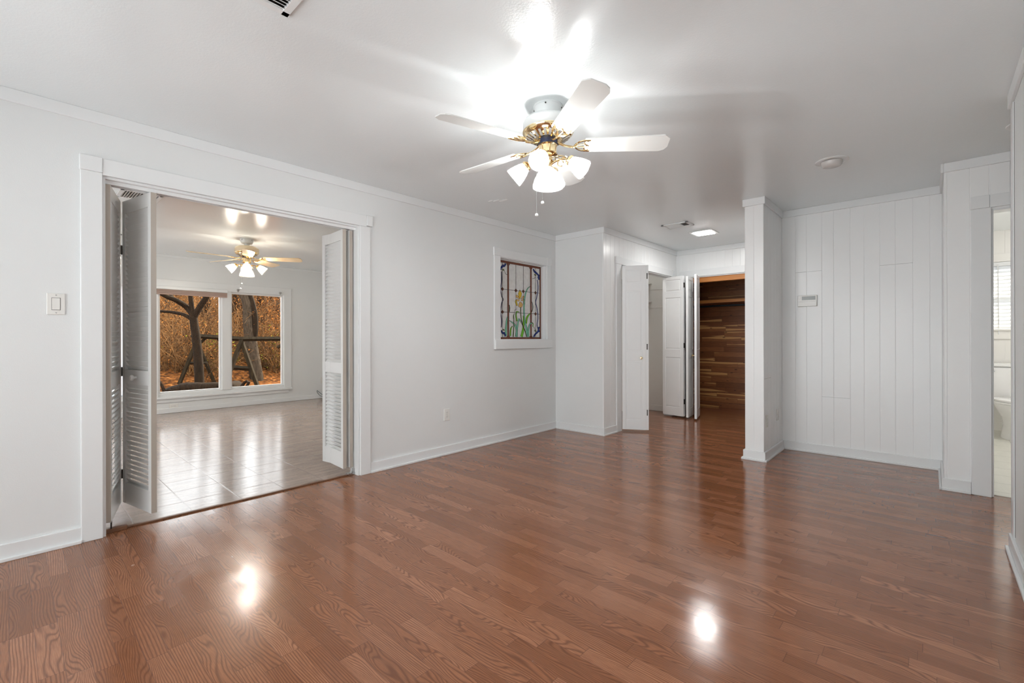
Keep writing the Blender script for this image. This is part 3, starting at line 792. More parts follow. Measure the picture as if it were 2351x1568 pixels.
# ---------------------------------------------------------------- louvered folding doors
def leaf_matrix(a, bpt, z0, front):
    """local x from a to b, local y = towards front side, z up"""
    d = Vector((bpt[0] - a[0], bpt[1] - a[1], 0)); L = d.length; d.normalize()
    n = Vector((-d.y, d.x, 0)) * front
    m = Matrix(((d.x, n.x, 0, a[0]), (d.y, n.y, 0, a[1]), (0, 0, 1, z0), (0, 0, 0, 1)))
    return m, L
def louver_leaf(root, a, bpt, z0, z1, front, knob=0, knob_side=1):
    m, L = leaf_matrix(a, bpt, z0, front)
    h = z1 - z0; t = 0.030; s = 0.038
    f = MB()
    f.box(0, s, -t, 0, 0, h, m); f.box(L - s, L, -t, 0, 0, h, m)
    f.mi = 0
    for q0, q1 in ((0, .135), (.785, .875), (h - .085, h)): f.box(s, L - s, -t + .001, -.001, q0, q1, m)
    f.mi = 1
    f.box(-.0012, .0006, -t + .0005, -.0005, 0.001, h - .001, m); f.box(L - .0006, L + .0012, -t + .0005, -.0005, .001, h - .001, m)
    fr = f.build('leaf', ['louver', 'louveredge'], root)
    g = MB()
    for q0, q1 in ((.135, .785), (.875, h - .085)):
        z = q0 + .012
        while z < q1 - .004:
            mm = m @ Matrix.Translation((0, -t / 2, z)) @ Matrix.Rotation(math.radians(57), 4, 'X')
            g.box(s - .004, L - s + .004, -.019, .019, -.002, .002, mm)
            z += .0312
    g.build('louver_slats', 'louver', fr)
    if knob:
        y0 = 0.0 if knob_side > 0 else -t
        mk = m @ Matrix.Translation((L / 2, y0, .83)) @ Matrix.Rotation(-PI / 2 * knob_side, 4, 'X')
        k = MB(); k.lathe([(.008, 0), (.008, .012), (.017, .018), (.019, .026), (.014, .033), (0, .036)], 20, mk)
        k.build('knob', 'louver', fr, smooth=True)
    return fr
def hinge(root, p, z, sx=.006, sy=.012, hgt=.06, mat='darksteel', name='hinge'):
    b = MB(); b.box(p[0] - sx, p[0] + sx, p[1] - sy, p[1] + sy, z, z + hgt); b.build(name, mat, root)
LZ0, LZ1 = 0.066, 2.046
d = thing('door_1', (-3.56, 0.40, 0), 'left pair of folded white louvered bifold doors in the wide doorway', 'bifold door', kind='structure')
louver_leaf(d, (-3.552, 0.404), (-3.945, 0.500), LZ0, LZ1, -1)
louver_leaf(d, (-3.545, 0.590), (-3.940, 0.507), LZ0, LZ1, 1, 1, 1)
for z in (.22, .83 + LZ0, 1.70): hinge(d, (-3.955, 0.503), z)
b = MB(); b.tube([(-3.562, .405, .026), (-3.562, .405, .07)], .004); b.build('pivot_pin', 'darksteel', d)
d = thing('door_2', (-3.56, 1.95, 0), 'right pair of folded white louvered bifold doors in the wide doorway', 'bifold door', kind='structure')
louver_leaf(d, (-3.585, 1.858), (-3.955, 1.884), LZ0, LZ1, 1, 1, -1)
louver_leaf(d, (-3.590, 1.948), (-3.960, 1.890), LZ0, LZ1, -1)
for z in (.22, .83 + LZ0, 1.70): hinge(d, (-3.968, 1.888), z)
b = MB(); b.box(-3.62, -3.575, 1.90, 1.961, 0.002, .02); b.box(-3.60, -3.585, 1.945, 1.961, .02, .055); b.tube([(-3.60, 1.935, .02), (-3.60, 1.935, .066)], .005)
b.build('pivot_bracket', 'steel', d, bevel=.002)

# ---------------------------------------------------------------- panelled closet doors
def panel_leaf(root, a, bpt, z0, z1, front, knob=None):
    m, L = leaf_matrix(a, bpt, z0, front)
    h = z1 - z0; t = .030; s = .042
    f = MB()
    f.box(0, L, -t + .007, -.007, 0, h, m)
    zz = [(.12, .84), (.955, 1.70), (1.79, h - .045)]
    for sd in (0, 1):
        y0, y1 = (-.008, 0) if sd == 0 else (-t, -t + .008)
        f.box(0, s, y0, y1, 0, h, m); f.box(L - s, L, y0, y1, 0, h, m)
        pr = 0
        for q0, q1 in zz + [(h, h)]:
            f.box(s, L - s, y0, y1, pr, q0, m); pr = q1
        for q0, q1 in zz:
            ya, yb = (-.008, -.002) if sd == 0 else (-t + .002, -t + .008)
            f.box(s + .016, L - s - .016, ya, yb, q0 + .016, q1 - .016, m, bev=.0028)
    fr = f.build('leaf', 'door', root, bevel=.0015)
    if knob:
        y0 = 0.0 if knob[1] > 0 else -t
        mk = m @ Matrix.Translation((knob[0] * L, y0, .875)) @ Matrix.Rotation(-PI / 2 * knob[1], 4, 'X')
        k = MB(); k.lathe([(.016, 0), (.016, .003), (.006, .006), (.006, .016), (.014, .022), (.017, .030), (.012, .038), (0, .040)], 20, mk)
        k.build('knob', 'brass', fr, smooth=True)
    return fr
PZ0, PZ1 = 0.024, 2.028
d = thing('door_3', (-2.80, 5.11, 0), 'left folded white panelled bifold door of the first closet', 'bifold door', kind='structure')
panel_leaf(d, (-2.805, 5.083), (-2.558, 5.215), PZ0, PZ1, -1, (.80, 1))
panel_leaf(d, (-2.800, 5.135), (-2.548, 5.262), PZ0, PZ1, 1)
for z in (.20, 1.0, 1.86): hinge(d, (-2.549, 5.238), z, .005, .013, .07)
d = thing('door_4', (-2.80, 6.53, 0), 'right folded white panelled bifold door of the first closet', 'bifold door', kind='structure')
panel_leaf(d, (-2.925, 6.500), (-2.605, 6.460), PZ0, PZ1, -1)
panel_leaf(d, (-2.905, 6.555), (-2.60, 6.505), PZ0, PZ1, 1)
for z in (.20, 1.0, 1.86): hinge(d, (-2.598, 6.483), z, .006, .012, .07)
d = thing('door_5', (-2.45, 6.7, 0), 'folded white bifold door standing edge on in front of the cedar closet', 'bifold door', kind='structure')
panel_leaf(d, (-2.415, 6.375), (-2.505, 6.735), PZ0, 2.020, 1, (.10, 1))
panel_leaf(d, (-2.520, 6.425), (-2.565, 6.745), PZ0, 2.010, -1)
for z in (.20, 1.02, 1.78): hinge(d, (-2.590, 6.700), z, .005, .035, .09, 'black')

# ---------------------------------------------------------------- closet fittings
for z, lab in ((1.985, 'upper'), (1.70, 'lower')):
    w = thing('closet_shelf', (-3.44, 5.8, z), lab + ' white shelf inside the first closet', 'shelf', 'shelves in the first closet')
    b = MB(); b.box(-3.594, -3.27, YR + .16, 6.868, z, z + .02); b.build('shelf_board', 'bathpaint', w)
    b = MB(); b.box(-3.58, XH - .12, 6.852, 6.87, z - .085, z - .002); b.build('cleat', 'bathpaint', w)
b = MB(); b.tube([(-3.31, YR + .16, 1.64), (-3.31, 6.86, 1.64)], .016, 12)
tag(b.build('closet_rod', 'bathpaint', smooth=True), 'white hanging rod under the lower shelf of the first closet', 'rod')
w = thing('cedar_shelf', (-2.3, 7.6, 1.72), 'thick cedar shelf across the open cedar closet', 'shelf')
b = MB(); b.box(-3.25, XC0 - .05, 7.46, 7.90, 1.705, 1.735); b.build('shelf_board', 'cedar', w)
b = MB(); b.box(-3.25, XC0 - .05, 7.44, 7.46, 1.690, 1.738); b.build('shelf_edge', 'cedar_trim', w)
b = MB(); b.tube([(-3.25, 7.52, 1.645), (XC0 - .05, 7.52, 1.645)], .017, 12)
tag(b.build('closet_rod', 'iron', smooth=True), 'dark pipe hanging rod under the cedar shelf', 'rod')

# ---------------------------------------------------------------- ceiling fans
def bez(p0, p1, p2, n=8):
    return [tuple((1 - t) ** 2 * a + 2 * t * (1 - t) * b_ + t * t * c_ for a, b_, c_ in zip(p0, p1, p2)) for t in [i / n for i in range(n + 1)]]
def make_fan(name, loc, label, blade_az, arm_az, mats, group, center_bulb=True, drop=0.0):
    enamel, blade, shade, bulb = mats
    R = thing(name, loc, label, 'ceiling fan', group)      # origin on the ceiling
    T0 = Matrix.Translation(loc)
    b = MB(); b.lathe([(.083, 0), (.083, -.006), (.078, -.010), (.074, -.030), (.066, -.052), (.052, -.060), (0, -.060)], 40, T0)
    o = b.build('canopy', 'enamel', R, smooth=True)
    for k in range(4):
        a = k * PI / 2 + .5
        b = MB()
        b.lathe([(.004, -.004), (.004, .004)], 10, T0 @ Matrix.Rotation(a, 4, 'Z') @ Matrix.Translation((.077, 0, -.014)) @ Matrix.Rotation(PI / 2, 4, 'Y'))
        b.build('screw', 'darksteel', o)
    if drop > 0:
        b = MB(); b.lathe([(.030, -.055), (.030, -.062 - drop)], 24, T0); b.build('neck', 'enamel', R, smooth=True)
        T0 = Matrix.Translation((loc[0], loc[1], loc[2] - drop))
    b = MB(); b.lathe([(0, -.058), (.06, -.058), (.098, -.066), (.128, -.078), (.140, -.095), (.140, -.140), (.136, -.148), (0, -.148)], 48, T0)
    b.build('motor_housing', enamel, R, smooth=True)
    b = MB(); b.lathe([(.140, -.141), (.143, -.146), (.141, -.153), (.128, -.166), (.100, -.182), (.066, -.190), (.05, -.190)], 48, T0, cap=False)
    o = b.build('brass_ring', 'brass', R, smooth=True)
    b = MB()
    for k in range(24):
        a = 2 * PI * k / 24
        m = T0 @ Matrix.Rotation(a, 4, 'Z') @ Matrix.Translation((.102, 0, -.1815)) @ Matrix.Rotation(math.radians(-28), 4, 'Y')
        b.box(-.022, .022, -.0065, .0065, -.002, .0008, m)
    b.build('vent_slots', 'slotgrey', o)
    b = MB(); b.lathe([(.055, -.186), (.055, -.214), (.05, -.216), (0, -.216)], 36, T0); b.build('switch_ring', 'navy', R, smooth=True)
    b = MB(); b.lathe([(.052, -.214), (.054, -.220), (.050, -.225), (.050, -.262), (.054, -.270), (.046, -.278), (.024, -.284), (.024, -.300), (.032, -.308), (.020, -.318), (.020, -.345), (.030, -.352), (0, -.356)], 36, T0)
    b.build('switch_cup', 'brass', R, smooth=True)
    # blades with brass irons
    for az in blade_az:
        A = T0 @ Matrix.Rotation(math.radians(az), 4, 'Z')
        pitch = Matrix.Translation((0, 0, -.222)) @ Matrix.Rotation(math.radians(-13), 4, 'X')
        out = [(.205, -.050), (.212, -.057), (.632, -.069), (.664, -.040), (.666, .030), (.652, .056), (.625, .069), (.212, .057), (.205, .050)]
        b = MB(); b.poly(out, .006, A @ pitch)
        bl = b.build('blade', blade, R)
        b = MB()
        arm = [A @ Vector(p) for p in bez((.052, 0, -.200), (.10, 0, -.230), (.150, 0, -.229), 8)]
        b.tube(arm, .0065, 8)
        Z = -.002
        def loc2(u, v): return A @ pitch @ Vector((u, v, Z))
        for sg in (-1, 1):
            b.tube([loc2(*p[:2]) for p in bez((.148, 0), (.165, .050 * sg), (.235, .046 * sg), 10)], .0048, 8)
            b.tube([loc2(*p[:2]) for p in bez((.235, .046 * sg), (.190, .034 * sg), (.208, .012 * sg), 8)], .0042, 8)
            b.tube([loc2(*p[:2]) for p in bez((.208, .012 * sg), (.222, .006 * sg), (.226, 0), 5)], .0042, 8)
            b.tube([loc2(*p[:2]) for p in bez((.150, 0), (.175, .012 * sg), (.208, .012 * sg), 6)], .0038, 8)
        for px, py in ((.222, .036), (.222, -.036), (.215, 0)):
            b.lathe([(.005, -.003), (.005, 0), (0, .001)], 10, A @ pitch @ Matrix.Translation((px, py, Z)) @ Matrix.Rotation(PI, 4, 'X'))
        b.build('blade_iron', 'brass', R, smooth=True)
    # light kit: arms, sockets, bell shades, bulbs
    prof = [(.022, 0), (.026, -.004), (.034, -.020), (.043, -.045), (.050, -.070), (.054, -.092), (.0535, -.098)]
    inner = [(r - .002, z) for r, z in prof[::-1]]
    def shade_set(m, prof, sc=1.0, br=.022, lit=True):
        p = MB(); p.lathe([(r * sc, z * sc) for r, z in prof] + [((r - .002) * sc, z * sc) for r, z in prof[::-1]], 36, m, cap=False)
        sh = p.build('shade', shade, R, smooth=True)
        if not lit: return
        p = MB(); p.lathe([(0, -.018 * sc), (.012, -.020 * sc), (br * .75, -.036 * sc), (br, -.055 * sc), (br * .72, -.074 * sc), (0, -.080 * sc)], 24, m)
        p.build('bulb', bulb, R, smooth=True)
    for az in arm_az:
        A = T0 @ Matrix.Rotation(math.radians(az), 4, 'Z')
        b = MB()
        b.tube([A @ Vector(p) for p in bez((.018, 0, -.325), (.075, 0, -.290), (.118, 0, -.312), 10)], .0055, 10)
        ring = [A @ Vector((.072 + .017 * math.cos(q), 0, -.326 + .017 * math.sin(q))) for q in [k * 2 * PI / 14 for k in range(13)]]
        b.tube(ring, .0035, 8)
        b.build('light_arm', 'brass', R, smooth=True)
        S = A @ Matrix.Translation((.118, 0, -.312)) @ Matrix.Rotation(math.radians(-52), 4, 'Y')
        b = MB(); b.lathe([(0, .012), (.014, .010), (.024, .002), (.030, -.004), (.030, -.014), (.026, -.018), (0, -.018)], 28, S)
        b.build('socket', 'brass', R, smooth=True)
        shade_set(S @ Matrix.Translation((0, 0, -.012)), prof)
    big = [(.020, 0), (.034, -.010), (.058, -.035), (.076, -.070), (.085, -.100), (.086, -.116)]
    S = T0 @ Matrix.Translation((0, 0, -.338))
    shade_set(S, big, 1.0, .028, center_bulb)
    for (dx, dy, z1) in ((-.03, -.065, -.615), (.012, -.065, -.555)):
        cx, cy = dx, dy
        b = MB(); b.tube([T0 @ Vector((cx, cy, -.27)), T0 @ Vector((cx, cy, z1))], .0013, 6); ch = b.build('pull_chain', 'steel', R)
        b = MB(); b.lathe([(0, .010), (.006, .008), (.0098, 0), (.0085, -.006), (.004, -.0095), (0, -.010)], 16, T0 @ Matrix.Translation((cx, cy, z1))); b.build('chain_ball', 'enamel', ch, smooth=True)
    return R
fan1 = make_fan('ceiling_fan', (-1.59, 2.045, H), 'large white ceiling fan with brass trim over the laminate floor', [39 + 72 * k for k in range(5)], [-66, 24, 114, -156], ('enamel', 'blade', 'shade', 'bulb_main'), None, False)
fan2 = make_fan('ceiling_fan', (-6.60, 2.10, H), 'smaller looking cream and brass ceiling fan in the tiled back room', [-16 + 72 * k for k in range(5)], [-18, 72, 162, -108], ('cream_enamel', 'blade_cream', 'shade_back', 'bulb_back'), None, True, 0.028)

# ---------------------------------------------------------------- ceiling fittings
def vent(loc, w, l, label, along='x', th=.012):
    R = thing('ceiling_vent', loc, label, 'vent', 'ceiling vents', rz=0)
    b = MB(); x, y, z = loc; f = .028
    b.box(x - w / 2, x + w / 2, y - l / 2, y - l / 2 + f, z - th, z); b.box(x - w / 2, x + w / 2, y + l / 2 - f, y + l / 2, z - th, z)
    b.box(x - w / 2, x - w / 2 + f, y - l / 2, y + l / 2, z - th, z); b.box(x + w / 2 - f, x + w / 2, y - l / 2, y + l / 2, z - th, z)
    b.build('vent_frame', 'trim', R, bevel=.002)
    b = MB(); b.box(x - w / 2 + f, x + w / 2 - f, y - l / 2 + f, y + l / 2 - f, z - .002, z - .0005); b.build('duct_opening', 'black', R)
    b = MB(); yy = y - l / 2 + f + .008
    if along == 'y':
        xx = x - w / 2 + f + .008
        while xx < x + w / 2 - f - .004:
            b.box(-.010, .010, y - l / 2 + f, y + l / 2 - f, -.0009, .0009, Matrix.Translation((xx, 0, z - .008)) @ Matrix.Rotation(math.radians(32), 4, 'Y'))
            xx += .0185
        yy = 99
    while yy < y + l / 2 - f - .004:
        b.box(x - w / 2 + f, x + w / 2 - f, -.010, .010, -.0009, .0009, Matrix.Translation((0, yy, z - .008)) @ Matrix.Rotation(math.radians(32), 4, 'X'))
        yy += .0185
    if along == 'half':
        b.bm.free(); b = MB(); yy = y - l / 2 + f + .006
        while yy < y + l / 2 - f - .002:
            b.box(x - w / 2 + f, x + w / 2 - f - .075, yy, yy + .009, z - .010, z - .008); yy += .0115
        b.box(x + w / 2 - f - .082, x + w / 2 - f - .074, y - l / 2 + f, y + l / 2 - f, z - .012, z - .002)
    b.build('vent_louvers', 'trim', R)
    return R
vent((-1.907 + .155, .757 - .20, H), .31, .40, 'white louvered ceiling vent cut by the top edge of the picture', 'y')
# move: its near corner sits at (-1.907, .757)
v = vent((-2.15, 5.18, H), .30, .21, 'small white ceiling vent in the hall beside the square light', 'half')
vent((-5.28, .80, H), .30, .30, 'dark slotted ceiling vent above the folded left doors in the back room')
vent((-7.55, .80, H), .30, .30, 'farther dark ceiling vent seen in the slit beside the left jamb')
w = thing('ceiling_light', (-2.07, 5.78, H), 'square lit LED panel light on the hall ceiling', 'ceiling light')
b = MB(); b.box(-2.205, -1.93, 5.635, 5.915, H - .008, H, bev=.003); b.build('light_frame', 'trim', w)
b = MB(); b.box(-2.17, -1.972, 5.69, 5.88, H - .012, H - .006); b.build('diffuser', 'panel', w)
def eyeball(loc, label):
    w = thing('recessed_light', loc, label, 'ceiling light', 'unlit recessed eyeball lights')
    m = Matrix.Translation(loc)
    b = MB(); b.lathe([(.062, 0), (.104, 0), (.105, -.003), (.100, -.006), (.072, -.007), (.062, -.004)], 48, m, cap=False); b.build('trim_ring', 'trim', w, smooth=True)
    b = MB(); b.lathe([(.068, -.002), (.068, -.016), (.064, -.030), (.055, -.042), (.046, -.046), (0, -.046)], 40, m @ Matrix.Rotation(math.radians(6), 4, 'X')); b.build('eyeball', 'eyeball', w, smooth=True)
eyeball((-.54, 4.085, H), 'unlit round recessed ceiling light in front of the panelled alcove')
eyeball((.445, 4.17, H), 'second round recessed ceiling light half hidden by the near right wall')
b = MB(); m = Matrix.Translation((1.1, 6.6, H))  # unseen lamp added to brighten the bathroom
b.lathe([(0, 0), (.14, 0), (.14, -.03), (.10, -.07), (0, -.08)], 32, m)
tag(b.build('ceiling_light', 'fill_lamp', smooth=True), 'added unseen lamp on the bathroom ceiling, brightening the room', 'ceiling light')
b = MB()
for k, (u, vv, s) in enumerate(((-2.977, 3.141, 1), (-3.03, 3.10, .7), (-3.075, 3.07, .5))):
    pts = [(u + s * .03 * (1 + .4 * random.random()) * math.cos(a) * 1.6, vv + s * .014 * (1 + .5 * random.random()) * math.sin(a)) for a in [i * 2 * PI / 9 for i in range(9)]]
    b.poly(pts, .0025, Matrix.Translation((0, 0, H - .003)))
tag(b.build('peeling_paint', 'trim'), 'small pale flakes of peeling paint on the ceiling below the main fan', 'paint flake')

b = MB(); b.lathe([(0, 0), (.05, 0), (.05, -.02), (.035, -.045), (0, -.06)], 24, Matrix.Translation((-3.15, 5.7, H)))  # unseen lamp added for the bright closet interior
tag(b.build('closet_fill_lamp', 'fill_lamp', smooth=True), 'small added lamp, unseen, brightening the inside of the first closet', 'ceiling light')

# ---------------------------------------------------------------- switch, outlets, thermostat
def frame_m(p, facing):
    """local x = right seen from the front, y = up, z = out of the wall"""
    if facing == '+x': R = Matrix(((0, 0, 1), (1, 0, 0), (0, 1, 0)))
    elif facing == '-y': R = Matrix(((1, 0, 0), (0, 0, -1), (0, 1, 0)))
    return Matrix.Translation(p) @ R.to_4x4()
def outlet(p, facing, label, horiz=False):
    w = thing('wall_outlet', p, label, 'outlet', 'duplex wall outlets')
    m = frame_m(p, facing)
    if horiz: m = m @ Matrix.Rotation(PI / 2, 4, 'Z')
    b = MB(); b.box(-.0355, .0355, -.0575, .0575, 0, .006, m, bev=.0025); pl = b.build('cover_plate', 'plastic', w)
    for s in (-1, 1):
        b = MB(); b.lathe([(.017, .005), (.0165, .0078), (0, .0078)], 24, m @ Matrix.Translation((0, s * .0195, 0)), sy=.85); rc = b.build('socket', 'plastic', w)
        b = MB()
        for dx in (-.0063, .0063): b.box(dx - .0012, dx + .0012, s * .0195 - .001, s * .0195 + .0075, .0075, .0082, m)
        b.lathe([(.0025, .0075), (.0025, .0082)], 10, m @ Matrix.Translation((0, s * .0195 - .0075, 0)))
        b.build('slots', 'slotgrey', rc)
    b = MB(); b.lathe([(.003, .006), (.003, .0072)], 10, m); b.build('screw', 'steel', w)
outlet((XL, 2.909, .391), '+x', 'white outlet low on the left wall between doorway and art glass window')
outlet((XW, 1.725, .103), '+x', 'sideways white outlet under the picture window of the back room', True)
outlet((XW, 4.085, .343), '+x', 'white outlet on the back room wall right of the picture window')
outlet((XC1, 4.775, .362), '+x', 'painted outlet on the side of the stub wall, nearer its front corner')
outlet((XC1, 5.18, .375), '+x', 'painted outlet on the side of the stub wall, nearer the alcove corner')
w = thing('light_switch', (XL, .175, 1.333), 'white rocker light switch left of the wide doorway', 'light switch')
m = frame_m((XL, .175, 1.333), '+x')
b = MB(); b.box(-.036, .036, -.058, .058, 0, .006, m, bev=.0025); b.build('cover_plate', 'plastic', w)
b = MB(); b.box(-.0175, .0175, -.034, .034, .0055, .0064, m); b.build('rocker_gap', 'slotgrey', w)
b = MB(); b.box(-.0155, .0155, -.032, .032, .005, .0085, m, bev=.0015); b.build('rocker', 'plastic', w)
for s in (-1, 1):
    b = MB(); b.lathe([(.0032, .0058), (.0032, .0068)], 12, m @ Matrix.Translation((0, s * .048, 0)))
    b.build('screw', 'steel', w)
w = thing('thermostat', (-.914, YP, 1.508), 'beige wall thermostat with grey display on the panelled wall', 'thermostat')
m = frame_m((-.914, YP, 1.508), '-y')
b = MB(); b.box(-.082, .082, -.056, .056, 0, .026, m, bev=.004); b.build('case', 'plastic', w)
b = MB(); b.box(-.045, .070, .008, .045, .0255, .0275, m, bev=.0008); b.build('display', 'lcd', w)
b = MB(); b.box(-.080, .080, -.054, -.006, .0255, .0305, m, bev=.002); b.build('flip_cover', 'plastic', w)
b = MB(); b.lathe([(.010, .0258), (.010, .027), (.008, .0278), (0, .0278)], 20, m @ Matrix.Translation((-.066, .030, 0)), sy=1.3); b.build('button', 'plastic', w)
b = MB()
pts = [(XW + .018, 4.18, .01), (XW + .03, 4.12, .03), (XW + .03, 4.02, .11), (XW + .03, 3.97, .155), (XW + .03, 3.975, .115), (XW + .035, 4.03, .05), (XW + .04, 4.12, .02), (XW + .05, 4.2, .006), (XW + .05, 4.4, .006)]
sm = []
for i in range(len(pts) - 1):
    p0 = Vector(pts[max(i - 1, 0)]); p1 = Vector(pts[i]); p2 = Vector(pts[i + 1]); p3 = Vector(pts[min(i + 2, len(pts) - 1)])
    for k in range(5):
        t = k / 5
        sm.append(.5 * ((2 * p1) + (-p0 + p2) * t + (2 * p0 - 5 * p1 + 4 * p2 - p3) * t * t + (-p0 + 3 * p1 - 3 * p2 + p3) * t ** 3))
b.tube(sm, .0042, 8)
tag(b.build('cable', 'cable', smooth=True), 'loop of thin dark cable at the foot of the back room wall', 'cable')

# ---------------------------------------------------------------- stained glass (u = y right, v = z up, on plane x)
GX = -3.612
def gm(dx=0.0): return Matrix(((0, 0, 1, GX + dx), (1, 0, 0, 0), (0, 1, 0, 0), (0, 0, 0, 1)))
A0, A1, B0, B1 = 3.690, 4.488, 1.130, 2.030
S = thing('stained_glass_panel', (GX, 4.09, B0), 'leaded art glass panel with a yellow iris and blue ribbons set in the left wall', 'stained glass')
b = MB(); b.poly([(A0, B0), (A1, B0), (A1, B1), (A0, B1)], .003, gm()); b.build('clear_glass', 'g_clear', S)
came = MB()
LAY = [0]
def line(pts, r=.0019): came.tube([(GX + .0052 + .00008 * LAY[0], p[0], p[1]) for p in pts], r, 6)
def piece(mb, pts, th=.0022): mb.poly(pts, th, gm(.003 + .00008 * LAY[0])); line(pts + [pts[0]], .0014)
def px(cx, cy):  # crop pixel of the panel -> (y, z); perspective handled by two known columns
    # inverse of the camera projection onto the glass plane
    X = 1100 + cx / 5.6; Y = 550 + cy / 5.6
    F = Vector((-math.sin(YAW), math.cos(YAW), 0)); Rr = Vector((math.cos(YAW), math.sin(YAW), 0)); U = Vector((0, 0, 1))
    R3 = Rr * math.cos(ROLL) + U * math.sin(ROLL); U3 = U * math.cos(ROLL) - Rr * math.sin(ROLL)
    d = F + R3 * (X - 1175.5) / F_PX - U3 * (Y - 777.23) / F_PX
    t = GX / d.x
    return (d.y * t, CAM_H + d.z * t)
bw = .024
br = MB()
for y0, y1, z0, z1 in ((A0, A0 + bw, B0, B1), (A1 - bw, A1, B0, B1)):
    n = 6
    for k in range(n): piece(br, [(y0, z0 + (z1 - z0) * k / n), (y1, z0 + (z1 - z0) * k / n), (y1, z0 + (z1 - z0) * (k + 1) / n), (y0, z0 + (z1 - z0) * (k + 1) / n)])
for z0, z1 in ((B0, B0 + bw), (B1 - bw, B1)):
    ys = [A0 + bw, 3.888, 4.092, 4.296, A1 - bw]
    for k in range(4): piece(br, [(ys[k], z0), (ys[k + 1], z0), (ys[k + 1], z1), (ys[k], z1)])
for yc in (3.888, 4.296):
    h = .0130
    zs = [B0 + bw + .02, 1.35, 1.545, 1.80, B1 - bw - .025]
    for k in range(4): piece(br, [(yc - h, zs[k]), (yc + h, zs[k]), (yc + h, zs[k + 1]), (yc - h, zs[k + 1])])
    piece(br, [(yc - .030, B1 - bw), (yc + .030, B1 - bw), (yc + .026, B1 - bw - .010), (yc + h, B1 - bw - .025), (yc - h, B1 - bw - .025), (yc - .026, B1 - bw - .010)])
    piece(br, [(yc - .030, B0 + bw), (yc - .022, B0 + bw + .012), (yc - h, B0 + bw + .02), (yc + h, B0 + bw + .02), (yc + .022, B0 + bw + .012), (yc + .030, B0 + bw)])
for yc, zc in ((3.792, 1.442), (3.792, 1.703), (4.021, 1.703), (4.154, 1.703), (4.383, 1.703), (4.383, 1.442)):
    piece(br, [(yc - .024, zc), (yc, zc - .022), (yc + .024, zc), (yc, zc + .022)])
br.build('brown_border', 'g_brown', S)
for yc, z0, z1 in ((3.792, B0 + bw, B1 - bw), (4.383, B0 + bw, B1 - bw), (4.021, 1.29, B1 - bw), (4.154, 1.60, B1 - bw)): line([(yc, z0), (yc, z1)], .0022)
for zc in (1.442, 1.703): line([(A0 + bw, zc), (A1 - bw, zc)], .0022)
def piece1(name, mat, pts):
    LAY[0] += 1; b_ = MB(); piece(b_, pts); b_.build(name, mat, S)
def ribbon1(name, mat, pts, ws):
    LAY[0] += 1; b_ = MB(); ribbon(b_, pts, ws); b_.build(name, mat, S)
# iris flower
for pts in ([(520, 645), (543, 690), (540, 730), (520, 762), (502, 730), (500, 690)],):
    piece1('yellow_petal', 'g_yellow', [px(*p) for p in pts])
for pts in ([(460, 790), (473, 768), (492, 845), (480, 855), (462, 815)], [(570, 765), (583, 780), (585, 830), (566, 835), (564, 800)]):
    piece1('yellow_petal', 'g_yellow', [px(*p) for p in pts])
for pts in ([(470, 715), (482, 710), (505, 740), (522, 768), (510, 770), (485, 745), (468, 748)], [(573, 728), (560, 724), (545, 745), (528, 768), (545, 765), (575, 748)],
            [(500, 850), (515, 805), (526, 800), (545, 815), (558, 838), (545, 870), (522, 873), (505, 865)], [(465, 775), (480, 766), (518, 780), (510, 795), (480, 790)], [(575, 768), (560, 764), (530, 780), (545, 790), (565, 785)]):
    piece1('peach_petal', 'g_peach', [px(*p) for p in pts])
# stem and leaves as tapered ribbons along curves
def ribbon(mb, pts, ws):
    P = [Vector(px(*p)) for p in pts]
    n = len(P); L = []; Rr = []
    # densify
    Q, Wd = [], []
    for i in range(n - 1):
        p0 = P[max(i - 1, 0)]; p1 = P[i]; p2 = P[i + 1]; p3 = P[min(i + 2, n - 1)]
        for k in range(4):
            t = k / 4
            Q.append(.5 * ((2 * p1) + (-p0 + p2) * t + (2 * p0 - 5 * p1 + 4 * p2 - p3) * t * t + (-p0 + 3 * p1 - 3 * p2 + p3) * t ** 3)); Wd.append(ws[i] * (1 - t) + ws[i + 1] * t)
    Q.append(P[-1]); Wd.append(ws[-1])
    for i, q in enumerate(Q):
        d = (Q[min(i + 1, len(Q) - 1)] - Q[max(i - 1, 0)]).normalized(); nn = Vector((-d.y, d.x)) * (Wd[i] / 2 / 1000)
        L.append(tuple(q + nn)); Rr.append(tuple(q - nn))
    for i in range(len(Q) - 1):
        try: mb.poly([L[i], L[i + 1], Rr[i + 1], Rr[i]], .0022, gm(.003 + .00008 * LAY[0]))
        except Exception: pass
    line(L, .0015); line(Rr, .0015)
ribbon1('teal_leaf', 'g_teal', [(612, 1250), (604, 1140), (580, 1040), (573, 930), (575, 820), (590, 700), (620, 630), (650, 603)], [34, 32, 26, 22, 20, 20, 12, 3])
ribbon1('teal_leaf', 'g_teal', [(470, 1250), (478, 1160), (448, 1090), (385, 1040)], [34, 30, 20, 3])
ribbon1('teal_leaf', 'g_teal', [(478, 1250), (485, 1130), (502, 1040), (512, 1020), (545, 1070)], [30, 26, 20, 10, 4])
ribbon1('teal_leaf', 'g_teal', [(340, 1240), (340, 1140), (350, 1040), (362, 985)], [30, 28, 22, 4])
ribbon1('teal_leaf', 'g_teal', [(628, 1250), (630, 1160), (650, 1085), (690, 1075)], [30, 26, 18, 3])
ribbon1('green_leaf', 'g_green', [(540, 1250), (560, 1160), (568, 1050), (565, 980)], [40, 36, 24, 16])
ribbon1('green_leaf', 'g_green', [(600, 1080), (612, 1000), (655, 945)], [26, 30, 6])
ribbon1('green_leaf', 'g_green', [(482, 1050), (470, 980), (478, 930), (515, 935)], [20, 22, 14, 3])
ribbon1('green_leaf', 'g_green', [(395, 1240), (402, 1150), (425, 1110)], [24, 20, 3])
